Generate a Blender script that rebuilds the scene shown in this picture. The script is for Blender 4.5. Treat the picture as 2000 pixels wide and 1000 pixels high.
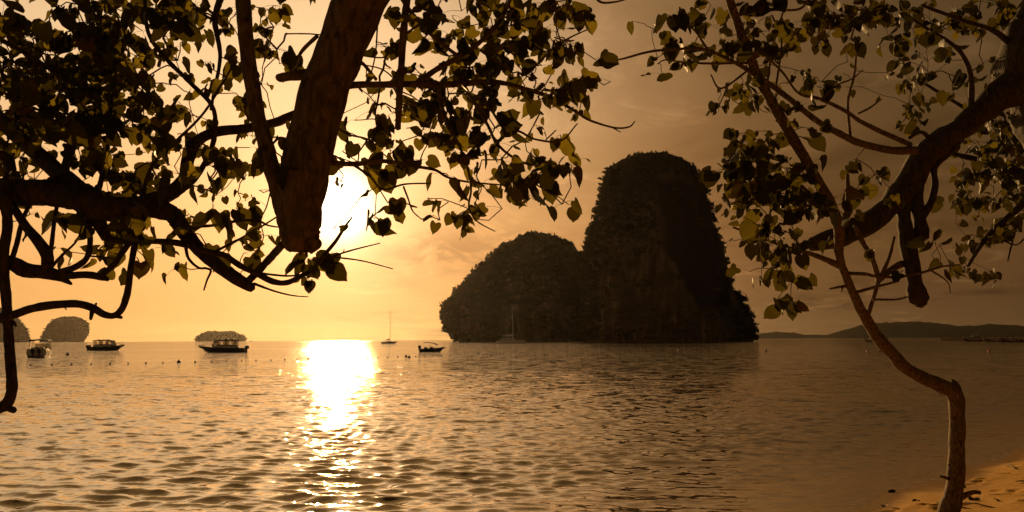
import bpy, math, random
import numpy as np
from mathutils import Vector, Matrix, noise as mnoise

# ------------------------------------------------------------------ clear
for o in list(bpy.data.objects):
    bpy.data.objects.remove(o, do_unlink=True)
scene = bpy.context.scene
col = scene.collection
random.seed(11)
RNG = np.random.default_rng(11)

# ------------------------------------------------------------------ camera
F = 1732.0                       # focal length in photo pixels (2000 wide)
CAM = Vector((0.0, 0.0, 2.2))
PITCH = math.atan(163.0 / F)
ROLL = 0.005
FWD = Vector((0, math.cos(PITCH), math.sin(PITCH)))
UP0 = Vector((0, -math.sin(PITCH), math.cos(PITCH)))
RIGHT = Vector((1, 0, 0)) * math.cos(ROLL) - UP0 * math.sin(ROLL)
UP = Vector((1, 0, 0)) * math.sin(ROLL) + UP0 * math.cos(ROLL)
cam_data = bpy.data.cameras.new('camera')
cam = bpy.data.objects.new('camera', cam_data)
col.objects.link(cam)
cam_data.sensor_width = 36.0
cam_data.lens = 36.0 * F / 2000.0
cam_data.clip_start = 0.05
cam_data.clip_end = 40000.0
m = Matrix.Identity(4)
for i in range(3):
    m[i][0] = RIGHT[i]; m[i][1] = UP[i]; m[i][2] = -FWD[i]; m[i][3] = CAM[i]
cam.matrix_world = m
scene.camera = cam


def ray(px, py):
    return FWD + RIGHT * ((px - 1000.0) / F) + UP * ((500.0 - py) / F)


def at(px, py, Y):
    """world point seen at photo pixel (px,py), at forward distance Y"""
    d = ray(px, py)
    return CAM + d * (Y / d.y)


def on_water(px, py):
    d = ray(px, py)
    return CAM + d * (-CAM.z / d.z)


# ------------------------------------------------------------------ sky, sun, exposure
SUN_PX = (657.0, 402.0)
SUN_DIR = ray(*SUN_PX).normalized()
SUN_EL = math.asin(SUN_DIR.z)
SUN_AZ = math.atan2(SUN_DIR.x, SUN_DIR.y)       # clockwise from +Y

scene.view_settings.view_transform = 'Standard'
scene.view_settings.look = 'None'
scene.view_settings.exposure = 0.0
scene.view_settings.gamma = 1.0
scene.view_settings.use_curve_mapping = False

sun_data = bpy.data.lights.new('sun', 'SUN')
sun = bpy.data.objects.new('sun', sun_data)
col.objects.link(sun)
sun_data.energy = 5.0
sun_data.angle = math.radians(0.6)
sun_data.color = (1.0, 0.56, 0.20)
sun.rotation_euler = (-SUN_DIR).to_track_quat('-Z', 'Y').to_euler()
sun.location = (0, 0, 300)


class NT:
    """tiny helper for node trees"""
    def __init__(self, tree):
        self.t = tree
        self.n = tree.nodes
        self.l = tree.links

    def node(self, kind, **kw):
        n = self.n.new(kind)
        for k, v in kw.items():
            setattr(n, k, v)
        return n

    def put(self, sock, v):
        if isinstance(v, bpy.types.NodeSocket):
            self.l.new(v, sock)
        elif v is not None:
            if isinstance(v, (tuple, list, Vector)) and sock.type == 'RGBA' and len(v) == 3:
                v = (*v, 1.0)
            sock.default_value = v

    def math(self, op, a, b=None, c=None, clamp=False):
        n = self.node('ShaderNodeMath', operation=op, use_clamp=clamp)
        for s, v in zip(n.inputs, (a, b, c)):
            self.put(s, v)
        return n.outputs[0]

    def vmath(self, op, a, b=None, scale=None):
        n = self.node('ShaderNodeVectorMath', operation=op)
        self.put(n.inputs[0], a)
        self.put(n.inputs[1], b)
        if scale is not None:
            self.put(n.inputs['Scale'], scale)
        return n.outputs['Value'] if op in ('DOT_PRODUCT', 'LENGTH') else n.outputs['Vector']

    def mix(self, fac, a, b, blend='MIX'):
        n = self.node('ShaderNodeMix', data_type='RGBA', blend_type=blend)
        self.put(n.inputs[0], fac)
        self.put(n.inputs[6], a)
        self.put(n.inputs[7], b)
        return n.outputs[2]

    def ramp(self, fac, stops, interp='LINEAR'):
        n = self.node('ShaderNodeValToRGB')
        n.color_ramp.interpolation = interp
        els = n.color_ramp.elements
        while len(els) < len(stops):
            els.new(0.5)
        for e, (p, c) in zip(els, stops):
            e.position = p
            e.color = (c, c, c, 1) if isinstance(c, (int, float)) else (*c, 1)
        self.put(n.inputs[0], fac)
        return n.outputs[0]

    def maprange(self, v, a, b, c=0.0, d=1.0, kind='SMOOTHSTEP'):
        n = self.node('ShaderNodeMapRange', interpolation_type=kind)
        for s, x in zip(n.inputs, (v, a, b, c, d)):
            self.put(s, x)
        return n.outputs[0]

    def noise(self, vec, scale, detail=4.0, rough=0.55, dist=0.0, dim='3D'):
        n = self.node('ShaderNodeTexNoise', noise_dimensions=dim)
        self.put(n.inputs['Vector'], vec)
        n.inputs['Scale'].default_value = scale
        n.inputs['Detail'].default_value = detail
        n.inputs['Roughness'].default_value = rough
        n.inputs['Distortion'].default_value = dist
        return n


world = bpy.data.worlds.new('World')
scene.world = world
world.use_nodes = True
W = NT(world.node_tree)
W.n.clear()
tc = W.node('ShaderNodeTexCoord')
dirv = W.vmath('NORMALIZE', tc.outputs['Generated'])
sep = W.node('ShaderNodeSeparateXYZ')
W.put(sep.inputs[0], dirv)
dz = sep.outputs[2]
sky = W.node('ShaderNodeTexSky', sky_type='NISHITA')
sky.sun_disc = False
sky.sun_elevation = SUN_EL
sky.sun_rotation = SUN_AZ
sky.air_density = 2.0
sky.dust_density = 6.0
sky.ozone_density = 1.0
nishita = W.vmath('MULTIPLY', sky.outputs[0], (0.007, 0.0045, 0.002))

cosg = W.vmath('DOT_PRODUCT', dirv, tuple(SUN_DIR))
gam = W.math('ARCCOSINE', W.math('MINIMUM', cosg, 0.999999))          # angle to the sun, radians
gdeg = W.math('MULTIPLY', gam, 57.2958)
# evening air: orange along the horizon, paler peach higher up
elev = W.maprange(dz, 0.0, 0.34)
air = W.mix(elev, (0.92, 0.45, 0.125), (0.86, 0.575, 0.305))
air = W.mix(W.maprange(dz, 0.31, 0.66), air, (0.34, 0.175, 0.055))
falloff = W.ramp(W.math('DIVIDE', gdeg, 180.0),
                 [(0.0, 1.0), (0.06, 0.97), (0.12, 0.89), (0.20, 0.64), (0.33, 0.28), (0.55, 0.09), (1.0, 0.06)])
# a bank of cloud fills the sky on the right hand side of the bay
BANK = math.radians(70.0)
hx = W.math('DIVIDE', sep.outputs[0], W.math('SQRT', W.math('MAXIMUM', W.math('SUBTRACT', 1.0, W.math('MULTIPLY', dz, dz)), 0.0004)))
hy = W.math('DIVIDE', sep.outputs[1], W.math('SQRT', W.math('MAXIMUM', W.math('SUBTRACT', 1.0, W.math('MULTIPLY', dz, dz)), 0.0004)))
bank = W.math('ADD', W.math('MULTIPLY', hx, math.sin(BANK)), W.math('MULTIPLY', hy, math.cos(BANK)))
den = W.math('ADD', W.math('MAXIMUM', dz, 0.0), 0.16)
cv = W.node('ShaderNodeCombineXYZ')
W.put(cv.inputs[0], W.math('DIVIDE', sep.outputs[0], den))
W.put(cv.inputs[1], W.math('DIVIDE', sep.outputs[1], den))
W.put(cv.inputs[2], W.math('MULTIPLY', dz, 3.0))
cl1 = W.noise(cv.outputs[0], 1.15, 7.0, 0.58, 0.35).outputs[0]
cl2 = W.noise(cv.outputs[0], 3.2, 6.0, 0.6, 0.5).outputs[0]
bankn = W.math('ADD', bank, W.math('MULTIPLY', W.math('SUBTRACT', cl1, 0.5), 0.22))
veil = W.ramp(bankn, [(0.0, 1.0), (0.16, 1.0), (0.27, 0.80), (0.36, 0.62), (0.47, 0.40),
                      (0.57, 0.235), (0.67, 0.185), (0.77, 0.17), (1.0, 0.12)])
# the bank is thicker overhead than along the horizon
veil = W.math('MULTIPLY', veil, W.math('SUBTRACT', 1.0, W.math('MULTIPLY', W.math('SUBTRACT', 1.0, veil), W.maprange(dz, 0.03, 0.22, 0.0, 0.34))))
air = W.mix(W.maprange(veil, 0.1, 0.75, 0.8, 0.0), air, (0.93, 0.455, 0.155))
base = W.vmath('SCALE', air, scale=W.math('MULTIPLY', falloff, veil))
# separate clouds, thicker towards the bank
cover = W.maprange(bank, 0.05, 0.45, 0.12, 1.0)
dark_c = W.math('MULTIPLY', W.maprange(cl1, 0.50, 0.68), W.math('MULTIPLY', cover, 0.42))
lite_c = W.math('MULTIPLY', W.maprange(cl2, 0.56, 0.72), W.math('MULTIPLY', cover, 0.55))
base = W.vmath('SCALE', base, scale=W.math('ADD', W.math('SUBTRACT', 1.0, dark_c), lite_c))
# a few cumulus masses standing over the horizon
for (cpx, cpy, wu, wv, dk, lo, hi) in ((855, 492, 0.075, 0.024, 0.66, 0.34, 0.58), (985, 430, 0.075, 0.036, 0.32, 0.36, 0.60), (1900, 438, 0.075, 0.0085, 0.42, 0.36, 0.5),
                                       (1540, 505, 0.11, 0.010, 0.16, 0.36, 0.56), (1180, 110, 0.07, 0.05, -0.30, 0.46, 0.66), (1035, 235, 0.055, 0.022, -0.30, 0.44, 0.64), (1010, 425, 0.05, 0.012, -0.22, 0.46, 0.6)):
    c0 = ray(cpx, cpy).normalized()
    tu = Vector((c0.y, -c0.x, 0)).normalized()
    tv = tu.cross(c0)
    uu = W.math('DIVIDE', W.vmath('DOT_PRODUCT', dirv, tuple(tu)), wu)
    vv = W.math('DIVIDE', W.vmath('DOT_PRODUCT', dirv, tuple(tv)), wv)
    q = W.math('ADD', W.math('MULTIPLY', uu, uu), W.math('MULTIPLY', vv, vv))
    mk = W.math('POWER', 2.71828, W.math('MULTIPLY', q, -1.0))
    mk = W.math('MULTIPLY', mk, W.math('GREATER_THAN', W.vmath('DOT_PRODUCT', dirv, tuple(c0)), 0.0))
    fluff = W.noise(W.vmath('MULTIPLY', dirv, (1.0, 1.0, 2.0)), 16.0, 7.0, 0.62, 0.6).outputs[0]
    mk = W.math('MULTIPLY', mk, W.maprange(fluff, lo, hi))
    base = W.vmath('SCALE', base, scale=W.math('SUBTRACT', 1.0, W.math('MULTIPLY', mk, dk)))
# aureole of the low sun in the haze
core = W.math('MULTIPLY', W.math('POWER', 2.71828, W.math('MULTIPLY', W.math('POWER', W.math('DIVIDE', gdeg, 1.65), 2.0), -1.0)), 3.6)
halo = W.math('MULTIPLY', W.math('POWER', 2.71828, W.math('DIVIDE', gdeg, -2.7)), 1.25)
wide = W.math('MULTIPLY', W.math('POWER', 2.71828, W.math('DIVIDE', gdeg, -8.0)), 0.17)
glow = W.vmath('ADD', W.vmath('ADD', W.vmath('SCALE', (1.0, 0.88, 0.62), scale=core),
                              W.vmath('SCALE', (1.0, 0.80, 0.46), scale=halo)),
               W.vmath('SCALE', (1.0, 0.70, 0.38), scale=wide))
total = W.vmath('ADD', W.vmath('ADD', base, glow), nishita)
# below the horizon the sea haze stays dull
total = W.vmath('SCALE', total, scale=W.maprange(dz, -0.12, -0.01, 0.12, 1.0))
bg = W.node('ShaderNodeBackground')
W.put(bg.inputs[0], total)
bg.inputs[1].default_value = 1.0
wo = W.node('ShaderNodeOutputWorld')
W.l.new(bg.outputs[0], wo.inputs[0])


# ------------------------------------------------------------------ helpers
def tag(o, label=None, cat=None, group=None, kind=None):
    if label: o['label'] = label
    if cat: o['category'] = cat
    if group: o['group'] = group
    if kind: o['kind'] = kind
    return o


def empty(name, loc=(0, 0, 0), rz=0.0, parent=None):
    o = bpy.data.objects.new(name, None)
    o.empty_display_size = 0.2
    col.objects.link(o)
    o.location = loc
    o.rotation_euler = (0, 0, rz)
    if parent: o.parent = parent
    return o


def mesh_from(name, verts, faces, mat=None, smooth=False):
    me = bpy.data.meshes.new(name)
    me.from_pydata([tuple(map(float, v)) for v in verts], [], faces)
    if smooth:
        me.polygons.foreach_set('use_smooth', [True] * len(me.polygons))
    me.update()
    if mat: me.materials.append(mat)
    return me


def obj(name, me, parent=None, loc=None, rz=0.0):
    o = bpy.data.objects.new(name, me)
    col.objects.link(o)
    if parent: o.parent = parent
    if loc is not None: o.location = loc
    if rz: o.rotation_euler = (0, 0, rz)
    return o


def np_mesh(name, V, faces_idx, n_per, mat=None, smooth=False):
    """V (n,3) array; faces_idx (m,n_per) array"""
    me = bpy.data.meshes.new(name)
    V = np.asarray(V, dtype=np.float32)
    Fi = np.asarray(faces_idx, dtype=np.int32)
    me.vertices.add(len(V))
    me.vertices.foreach_set('co', V.ravel())
    nf = len(Fi)
    me.loops.add(nf * n_per)
    me.loops.foreach_set('vertex_index', Fi.ravel())
    me.polygons.add(nf)
    me.polygons.foreach_set('loop_start', np.arange(0, nf * n_per, n_per, dtype=np.int32))
    me.polygons.foreach_set('loop_total', np.full(nf, n_per, dtype=np.int32))
    if smooth:
        me.polygons.foreach_set('use_smooth', np.ones(nf, dtype=bool))
    me.update(calc_edges=True)
    if mat: me.materials.append(mat)
    return me


def grid_faces(nu, nv, wrap_v=False):
    f = []
    for i in range(nu - 1):
        for j in range(nv if wrap_v else nv - 1):
            a = i * nv + j
            b = i * nv + (j + 1) % nv
            f.append((a, b, b + nv, a + nv))
    return f


class MB:
    """collects simple shapes into one mesh"""
    def __init__(self):
        self.v = []
        self.f = []

    def add(self, verts, faces):
        n = len(self.v)
        self.v += [tuple(v) for v in verts]
        self.f += [tuple(i + n for i in q) for q in faces]
        return self

    def box(self, x0, x1, y0, y1, z0, z1, bev=0.0, taper=0.0):
        b = min(bev, (x1 - x0) / 2.01, (y1 - y0) / 2.01, (z1 - z0) / 2.01)
        if b <= 0:
            vs = [(x0, y0, z0), (x1, y0, z0), (x1, y1, z0), (x0, y1, z0), (x0, y0, z1), (x1, y0, z1), (x1, y1, z1), (x0, y1, z1)]
            return self.add(vs, [(0, 3, 2, 1), (4, 5, 6, 7), (0, 1, 5, 4), (1, 2, 6, 5), (2, 3, 7, 6), (3, 0, 4, 7)])
        rings = []
        for (z, i) in ((z0, b), (z0 + b, 0), (z1 - b, 0), (z1, b)):
            xa, xb, ya, yb = x0 + i, x1 - i, y0 + i, y1 - i
            c = b if i == 0 else b * .6
            rings.append([(xa + c, ya, z), (xb - c, ya, z), (xb, ya + c, z), (xb, yb - c, z), (xb - c, yb, z), (xa + c, yb, z), (xa, yb - c, z), (xa, ya + c, z)])
        vs = [p for r in rings for p in r]
        fs = grid_faces(4, 8, True)
        fs += [tuple(range(7, -1, -1)), tuple(range(24, 32))]
        return self.add(vs, fs)

    def tube(self, pts, rad, sides=8, cap=True):
        pts = [Vector(p) for p in pts]
        if isinstance(rad, (int, float)): rad = [rad] * len(pts)
        n0 = len(self.v)
        ref = None
        for i, p in enumerate(pts):
            t = (pts[min(i + 1, len(pts) - 1)] - pts[max(i - 1, 0)])
            t = t.normalized() if t.length > 1e-9 else Vector((0, 0, 1))
            if ref is None:
                ref = t.orthogonal().normalized()
            ref = (ref - t * ref.dot(t)).normalized()
            bi = t.cross(ref)
            for k in range(sides):
                a = 2 * math.pi * k / sides
                self.v.append(tuple(p + (ref * math.cos(a) + bi * math.sin(a)) * rad[i]))
        n = len(pts)
        for i in range(n - 1):
            for k in range(sides):
                a = n0 + i * sides + k
                b = n0 + i * sides + (k + 1) % sides
                self.f.append((a, b, b + sides, a + sides))
        if cap:
            self.f.append(tuple(n0 + k for k in range(sides - 1, -1, -1)))
            self.f.append(tuple(n0 + (n - 1) * sides + k for k in range(sides)))
        return self

    def lathe(self, prof, c=(0, 0, 0), sides=12):
        n0 = len(self.v)
        for (r, z) in prof:
            for k in range(sides):
                a = 2 * math.pi * k / sides
                self.v.append((c[0] + r * math.cos(a), c[1] + r * math.sin(a), c[2] + z))
        for i in range(len(prof) - 1):
            for k in range(sides):
                a = n0 + i * sides + k
                b = n0 + i * sides + (k + 1) % sides
                self.f.append((a, b, b + sides, a + sides))
        return self

    def mesh(self, name, mat, smooth=False):
        return mesh_from(name, self.v, self.f, mat, smooth)

    def build(self, name, mat, parent=None, smooth=False, loc=None, rz=0.0):
        return obj(name, self.mesh(name, mat, smooth), parent, loc, rz)


# ------------------------------------------------------------------ materials
def new_mat(name):
    mt = bpy.data.materials.new(name)
    mt.use_nodes = True
    N = NT(mt.node_tree)
    N.n.clear()
    out = N.node('ShaderNodeOutputMaterial')
    return mt, N, out


def principled(N, out, colr, rough=0.6, metal=0.0, normal=None, spec=0.5):
    b = N.node('ShaderNodeBsdfPrincipled')
    N.put(b.inputs['Base Color'], colr)
    N.put(b.inputs['Roughness'], rough)
    N.put(b.inputs['Metallic'], metal)
    N.put(b.inputs['Specular IOR Level'], spec)
    if normal is not None: N.put(b.inputs['Normal'], normal)
    N.l.new(b.outputs[0], out.inputs[0])
    return b


def simple_mat(name, c, rough=0.5, metal=0.0, vary=0.25, scale=3.0, spec=0.5):
    mt, N, out = new_mat(name)
    t = N.node('ShaderNodeTexCoord')
    nz = N.noise(t.outputs['Object'], scale, 5.0, 0.6)
    lo = tuple(x * (1 - vary) for x in c)
    hi = tuple(min(1, x * (1 + vary * .5)) for x in c)
    cc = N.mix(nz.outputs[0], lo, hi)
    principled(N, out, cc, rough, metal, None, spec)
    return mt


def bark_mat(name, c_dark, c_light, c_moss, scale=1.0):
    mt, N, out = new_mat(name)
    g = N.node('ShaderNodeNewGeometry')
    mp = N.node('ShaderNodeMapping')
    mp.inputs['Scale'].default_value = (1.0, 1.0, 0.35)
    N.put(mp.inputs[0], g.outputs['Position'])
    n1 = N.noise(mp.outputs[0], 38 * scale, 6, 0.65, 0.6)
    n2 = N.noise(g.outputs['Position'], 6 * scale, 4, 0.6)
    n3 = N.noise(g.outputs['Position'], 17 * scale, 3, 0.5)
    c = N.mix(N.maprange(n1.outputs[0], 0.35, 0.65), c_dark, c_light)
    c = N.mix(N.maprange(n2.outputs[0], 0.52, 0.66, 0, 0.6), c, c_moss)
    c = N.mix(N.maprange(n3.outputs[0], 0.60, 0.70, 0, 0.7), c, tuple(x * .35 for x in c_dark))
    bm = N.node('ShaderNodeBump')
    bm.inputs['Strength'].default_value = 0.9
    bm.inputs['Distance'].default_value = 0.012
    N.put(bm.inputs['Height'], N.math('ADD', n1.outputs[0], N.math('MULTIPLY', n3.outputs[0], 0.6)))
    principled(N, out, c, 0.85, 0, bm.outputs[0], 0.25)
    return mt


def leaf_mat(name, c1, c2, trans):
    mt, N, out = new_mat(name)
    oi = N.node('ShaderNodeObjectInfo')
    at_ = N.node('ShaderNodeAttribute', attribute_name='rnd')
    r = N.math('FRACT', N.math('ADD', oi.outputs['Random'], at_.outputs['Fac']))
    g = N.node('ShaderNodeNewGeometry')
    nz = N.noise(g.outputs['Position'], 30.0, 3, 0.6)
    c = N.mix(r, c1, c2)
    c = N.mix(N.maprange(nz.outputs[0], 0.5, 0.75, 0, 0.35), c, tuple(x * 0.5 for x in c1))
    # one leaf in twelve has turned yellow
    c = N.mix(N.maprange(r, 0.915, 0.93, 0, 0.75), c, (0.26, 0.17, 0.03))
    t2 = N.mix(N.math('POWER', N.math('SUBTRACT', 1.0, r), 2.2), tuple(x * 0.16 for x in trans), tuple(x * 1.25 for x in trans))
    d = N.node('ShaderNodeBsdfPrincipled')
    N.put(d.inputs['Base Color'], c)
    d.inputs['Roughness'].default_value = 0.55
    d.inputs['Specular IOR Level'].default_value = 0.12
    tr = N.node('ShaderNodeBsdfTranslucent')
    N.put(tr.inputs[0], t2)
    mx = N.node('ShaderNodeMixShader')
    mx.inputs[0].default_value = 0.5
    N.l.new(d.outputs[0], mx.inputs[1])
    N.l.new(tr.outputs[0], mx.inputs[2])
    N.l.new(mx.outputs[0], out.inputs[0])
    return mt


def rock_mat(name, dark_patch=None):
    mt, N, out = new_mat(name)
    t = N.node('ShaderNodeTexCoord')
    mp = N.node('ShaderNodeMapping')
    mp.inputs['Scale'].default_value = (1, 1, 0.16)
    N.put(mp.inputs[0], t.outputs['Object'])
    n1 = N.noise(mp.outputs[0], 0.22, 7, 0.62, 0.8)
    n2 = N.noise(t.outputs['Object'], 0.05, 5, 0.6)
    c = N.ramp(n1.outputs[0], [(0.3, (0.045, 0.03, 0.017)), (0.48, (0.11, 0.072, 0.040)), (0.62, (0.24, 0.155, 0.085)), (0.78, (0.38, 0.25, 0.14))])
    c = N.mix(N.maprange(n2.outputs[0], 0.45, 0.62), c, (0.10, 0.07, 0.04))
    if dark_patch:
        c = dark_patch(N, t, c)
    bm = N.node('ShaderNodeBump')
    bm.inputs['Strength'].default_value = 1.0
    bm.inputs['Distance'].default_value = 2.5
    N.put(bm.inputs['Height'], n1.outputs[0])
    principled(N, out, c, 0.9, 0, bm.outputs[0], 0.2)
    return mt


def veg_mat(name, c1, c2):
    mt, N, out = new_mat(name)
    t = N.node('ShaderNodeTexCoord')
    a = N.node('ShaderNodeAttribute', attribute_name='rnd')
    nz = N.noise(t.outputs['Object'], 0.06, 3, 0.6)
    c = N.mix(N.math('ADD', N.math('MULTIPLY', a.outputs['Fac'], 0.6), N.math('MULTIPLY', nz.outputs[0], 0.4)), c1, c2)
    d = N.node('ShaderNodeBsdfDiffuse')
    N.put(d.inputs[0], c)
    tr = N.node('ShaderNodeBsdfTranslucent')
    N.put(tr.inputs[0], c)
    mx = N.node('ShaderNodeMixShader')
    mx.inputs[0].default_value = 0.3
    N.l.new(d.outputs[0], mx.inputs[1])
    N.l.new(tr.outputs[0], mx.inputs[2])
    N.l.new(mx.outputs[0], out.inputs[0])
    return mt


M = {}
M['bark_dark'] = bark_mat('bark_dark', (0.026, 0.019, 0.011), (0.085, 0.062, 0.036), (0.045, 0.045, 0.020))
M['bark_limb'] = bark_mat('bark_limb', (0.060, 0.042, 0.020), (0.18, 0.125, 0.065), (0.09, 0.08, 0.035), 0.8)
M['bark_pale'] = bark_mat('bark_pale', (0.055, 0.038, 0.021), (0.20, 0.14, 0.080), (0.105, 0.08, 0.042), 1.1)
M['leaf'] = leaf_mat('leaf', (0.028, 0.032, 0.007), (0.058, 0.058, 0.011), (0.19, 0.150, 0.012))
M['leaf_far'] = leaf_mat('leaf_far', (0.040, 0.042, 0.010), (0.075, 0.070, 0.016), (0.10, 0.080, 0.008))
M['veg'] = veg_mat('island_scrub', (0.018, 0.018, 0.005), (0.070, 0.058, 0.016))
M['veg_far'] = simple_mat('far_scrub', (0.020, 0.018, 0.007), 1.0, 0, 0.3, 0.05, 0.0)
M['white'] = simple_mat('white_gelcoat', (0.72, 0.70, 0.66), 0.25, 0, 0.15)
M['navy'] = simple_mat('dark_gelcoat', (0.045, 0.045, 0.05), 0.3, 0, 0.2)
M['canvas'] = simple_mat('dark_canvas', (0.05, 0.045, 0.045), 0.8, 0, 0.3)
M['steel'] = simple_mat('steel', (0.45, 0.44, 0.42), 0.35, 0.9, 0.2)
M['wood'] = simple_mat('boat_wood', (0.16, 0.085, 0.04), 0.6, 0, 0.4)
M['wood_dark'] = simple_mat('weathered_boat_wood', (0.045, 0.028, 0.016), 0.9, 0, 0.4, 3.0, 0.1)
M['motor'] = simple_mat('motor_cowling', (0.03, 0.03, 0.032), 0.3)
M['seat'] = simple_mat('seat_vinyl', (0.25, 0.22, 0.2), 0.6)
M['float_dark'] = simple_mat('float_dark', (0.035, 0.03, 0.028), 0.6)
M['float_white'] = simple_mat('float_white', (0.75, 0.68, 0.6), 0.5)
M['float_red'] = simple_mat('float_red', (0.55, 0.08, 0.04), 0.5)
M['ribbon'] = simple_mat('ribbon', (0.5, 0.07, 0.05), 0.8)
M['jetty'] = simple_mat('jetty_deck', (0.03, 0.02, 0.014), 1.0, 0, 0.4, 3.0, 0.0)
M['twig_dry'] = simple_mat('dry_wood', (0.10, 0.065, 0.04), 0.85, 0, 0.4, 20)


def glass_mat():
    mt, N, out = new_mat('boat_glass')
    t = N.node('ShaderNodeBsdfTransparent')
    t.inputs[0].default_value = (0.62, 0.58, 0.52, 1)
    g = N.node('ShaderNodeBsdfGlossy')
    g.inputs['Roughness'].default_value = 0.03
    lw = N.node('ShaderNodeFresnel')
    lw.inputs[0].default_value = 1.45
    mx = N.node('ShaderNodeMixShader')
    N.l.new(lw.outputs[0], mx.inputs[0])
    N.l.new(t.outputs[0], mx.inputs[1])
    N.l.new(g.outputs[0], mx.inputs[2])
    N.l.new(mx.outputs[0], out.inputs[0])
    return mt


M['glass'] = glass_mat()


def sand_mat():
    mt, N, out = new_mat('beach_sand')
    g = N.node('ShaderNodeNewGeometry')
    n1 = N.noise(g.outputs['Position'], 1.3, 5, 0.6)
    n2 = N.noise(g.outputs['Position'], 220, 3, 0.7)
    n3 = N.noise(g.outputs['Position'], 14, 5, 0.65, 0.5)
    c = N.mix(n1.outputs[0], (0.46, 0.235, 0.012), (0.58, 0.305, 0.018))
    c = N.mix(N.maprange(n2.outputs[0], 0.4, 0.7, 0, 0.35), c, (0.30, 0.14, 0.014))
    sp = N.node('ShaderNodeSeparateXYZ')
    N.put(sp.inputs[0], g.outputs['Position'])
    wet = N.maprange(N.math('ADD', sp.outputs[2], N.math('MULTIPLY', N.math('SUBTRACT', n1.outputs[0], .5), 0.03)), 0.015, 0.06, 1, 0)
    c = N.mix(wet, c, (0.20, 0.105, 0.020))
    bm = N.node('ShaderNodeBump')
    bm.inputs['Strength'].default_value = 0.7
    bm.inputs['Distance'].default_value = 0.02
    N.put(bm.inputs['Height'], N.math('ADD', N.math('MULTIPLY', n3.outputs[0], 0.8), N.math('MULTIPLY', n2.outputs[0], 0.15)))
    rough = N.maprange(wet, 0, 1, 0.9, 0.45)
    principled(N, out, c, rough, 0, bm.outputs[0], 0.3)
    return mt


def water_mat():
    mt, N, out = new_mat('sea_water')
    g = N.node('ShaderNodeNewGeometry')
    pos = g.outputs['Position']
    dep = N.node('ShaderNodeAttribute', attribute_name='depth')
    calm = N.node('ShaderNodeAttribute', attribute_name='calm')

    def slopes(scale, sy, det, rough):
        mp = N.node('ShaderNodeMapping')
        mp.inputs['Scale'].default_value = (scale, scale * sy, scale)
        mp.inputs['Rotation'].default_value = (0, 0, 0.09)
        N.put(mp.inputs[0], pos)
        nz = N.noise(mp.outputs[0], 1.0, det, rough, 0.25)
        return N.vmath('SUBTRACT', nz.outputs['Color'], (0.5, 0.5, 0.5))

    s1 = slopes(0.9, 2.0, 2.0, 0.5)
    s2 = slopes(3.6, 1.9, 3.0, 0.6)
    s3 = slopes(13.0, 1.6, 2.0, 0.6)
    # gusts: bands of rougher and smoother water
    mp = N.node('ShaderNodeMapping')
    mp.inputs['Scale'].default_value = (0.0045, 0.022, 1)
    N.put(mp.inputs[0], pos)
    gust = N.noise(mp.outputs[0], 1.0, 3, 0.55, 0.4).outputs[0]
    amp = N.maprange(gust, 0.36, 0.62, 0.62, 1.35)
    amp = N.math('MULTIPLY', amp, N.math('SUBTRACT', 1.0, N.math('MULTIPLY', calm.outputs['Fac'], 0.72)))
    far = N.maprange(N.vmath('LENGTH', pos), 14.0, 62.0)
    near = N.maprange(far, 0.0, 1.0, 0.38, 1.0)
    sl = N.vmath('ADD', N.vmath('MULTIPLY', s1, N.vmath('SCALE', (0.75, 1.7, 0.0), scale=far)),
                 N.vmath('SCALE', N.vmath('ADD', N.vmath('MULTIPLY', s2, (0.8, 1.3, 0)), N.vmath('MULTIPLY', s3, (0.4, 0.55, 0))), scale=near))
    nrm = N.vmath('NORMALIZE', N.vmath('ADD', g.outputs['Normal'], N.vmath('SCALE', sl, scale=amp)))
    fr = N.node('ShaderNodeFresnel')
    fr.inputs[0].default_value = 1.333
    N.put(fr.inputs['Normal'], nrm)
    gl = N.node('ShaderNodeBsdfGlossy')
    gl.inputs['Color'].default_value = (1, 0.95, 0.87, 1)
    gl.inputs['Roughness'].default_value = 0.05
    N.put(gl.inputs['Normal'], nrm)
    deep = N.node('ShaderNodeBsdfDiffuse')
    dm = N.maprange(dep.outputs['Fac'], 0.25, 2.2)
    N.put(deep.inputs[0], N.mix(dm, (0.060, 0.040, 0.014), (0.012, 0.012, 0.005)))
    clear = N.node('ShaderNodeBsdfTransparent')
    N.put(clear.inputs[0], N.mix(N.maprange(dep.outputs['Fac'], 0.0, 0.5), (0.93, 0.88, 0.78), (0.45, 0.38, 0.24)))
    fz = N.noise(pos, 9.0, 5, 0.7, 0.6).outputs[0]
    foam = N.math('MULTIPLY', N.maprange(dep.outputs['Fac'], 0.0, 0.022, 1.0, 0.0), N.maprange(fz, 0.54, 0.62, 0.0, 0.8))
    suds = N.node('ShaderNodeBsdfDiffuse')
    suds.inputs[0].default_value = (0.55, 0.42, 0.26, 1)
    body = N.node('ShaderNodeMixShader')
    N.put(body.inputs[0], N.maprange(dep.outputs['Fac'], 0.03, 0.75))
    N.l.new(clear.outputs[0], body.inputs[1])
    N.l.new(deep.outputs[0], body.inputs[2])
    mx = N.node('ShaderNodeMixShader')
    N.l.new(N.math('MINIMUM', fr.outputs[0], 0.68), mx.inputs[0])     # a ruffled sea never mirrors fully, even at grazing view
    N.l.new(body.outputs[0], mx.inputs[1])
    N.l.new(gl.outputs[0], mx.inputs[2])
    fm = N.node('ShaderNodeMixShader')
    N.put(fm.inputs[0], foam)
    N.l.new(mx.outputs[0], fm.inputs[1])
    N.l.new(suds.outputs[0], fm.inputs[2])
    N.l.new(fm.outputs[0], out.inputs[0])
    return mt


M['sand'] = sand_mat()
M['water'] = water_mat()


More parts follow.
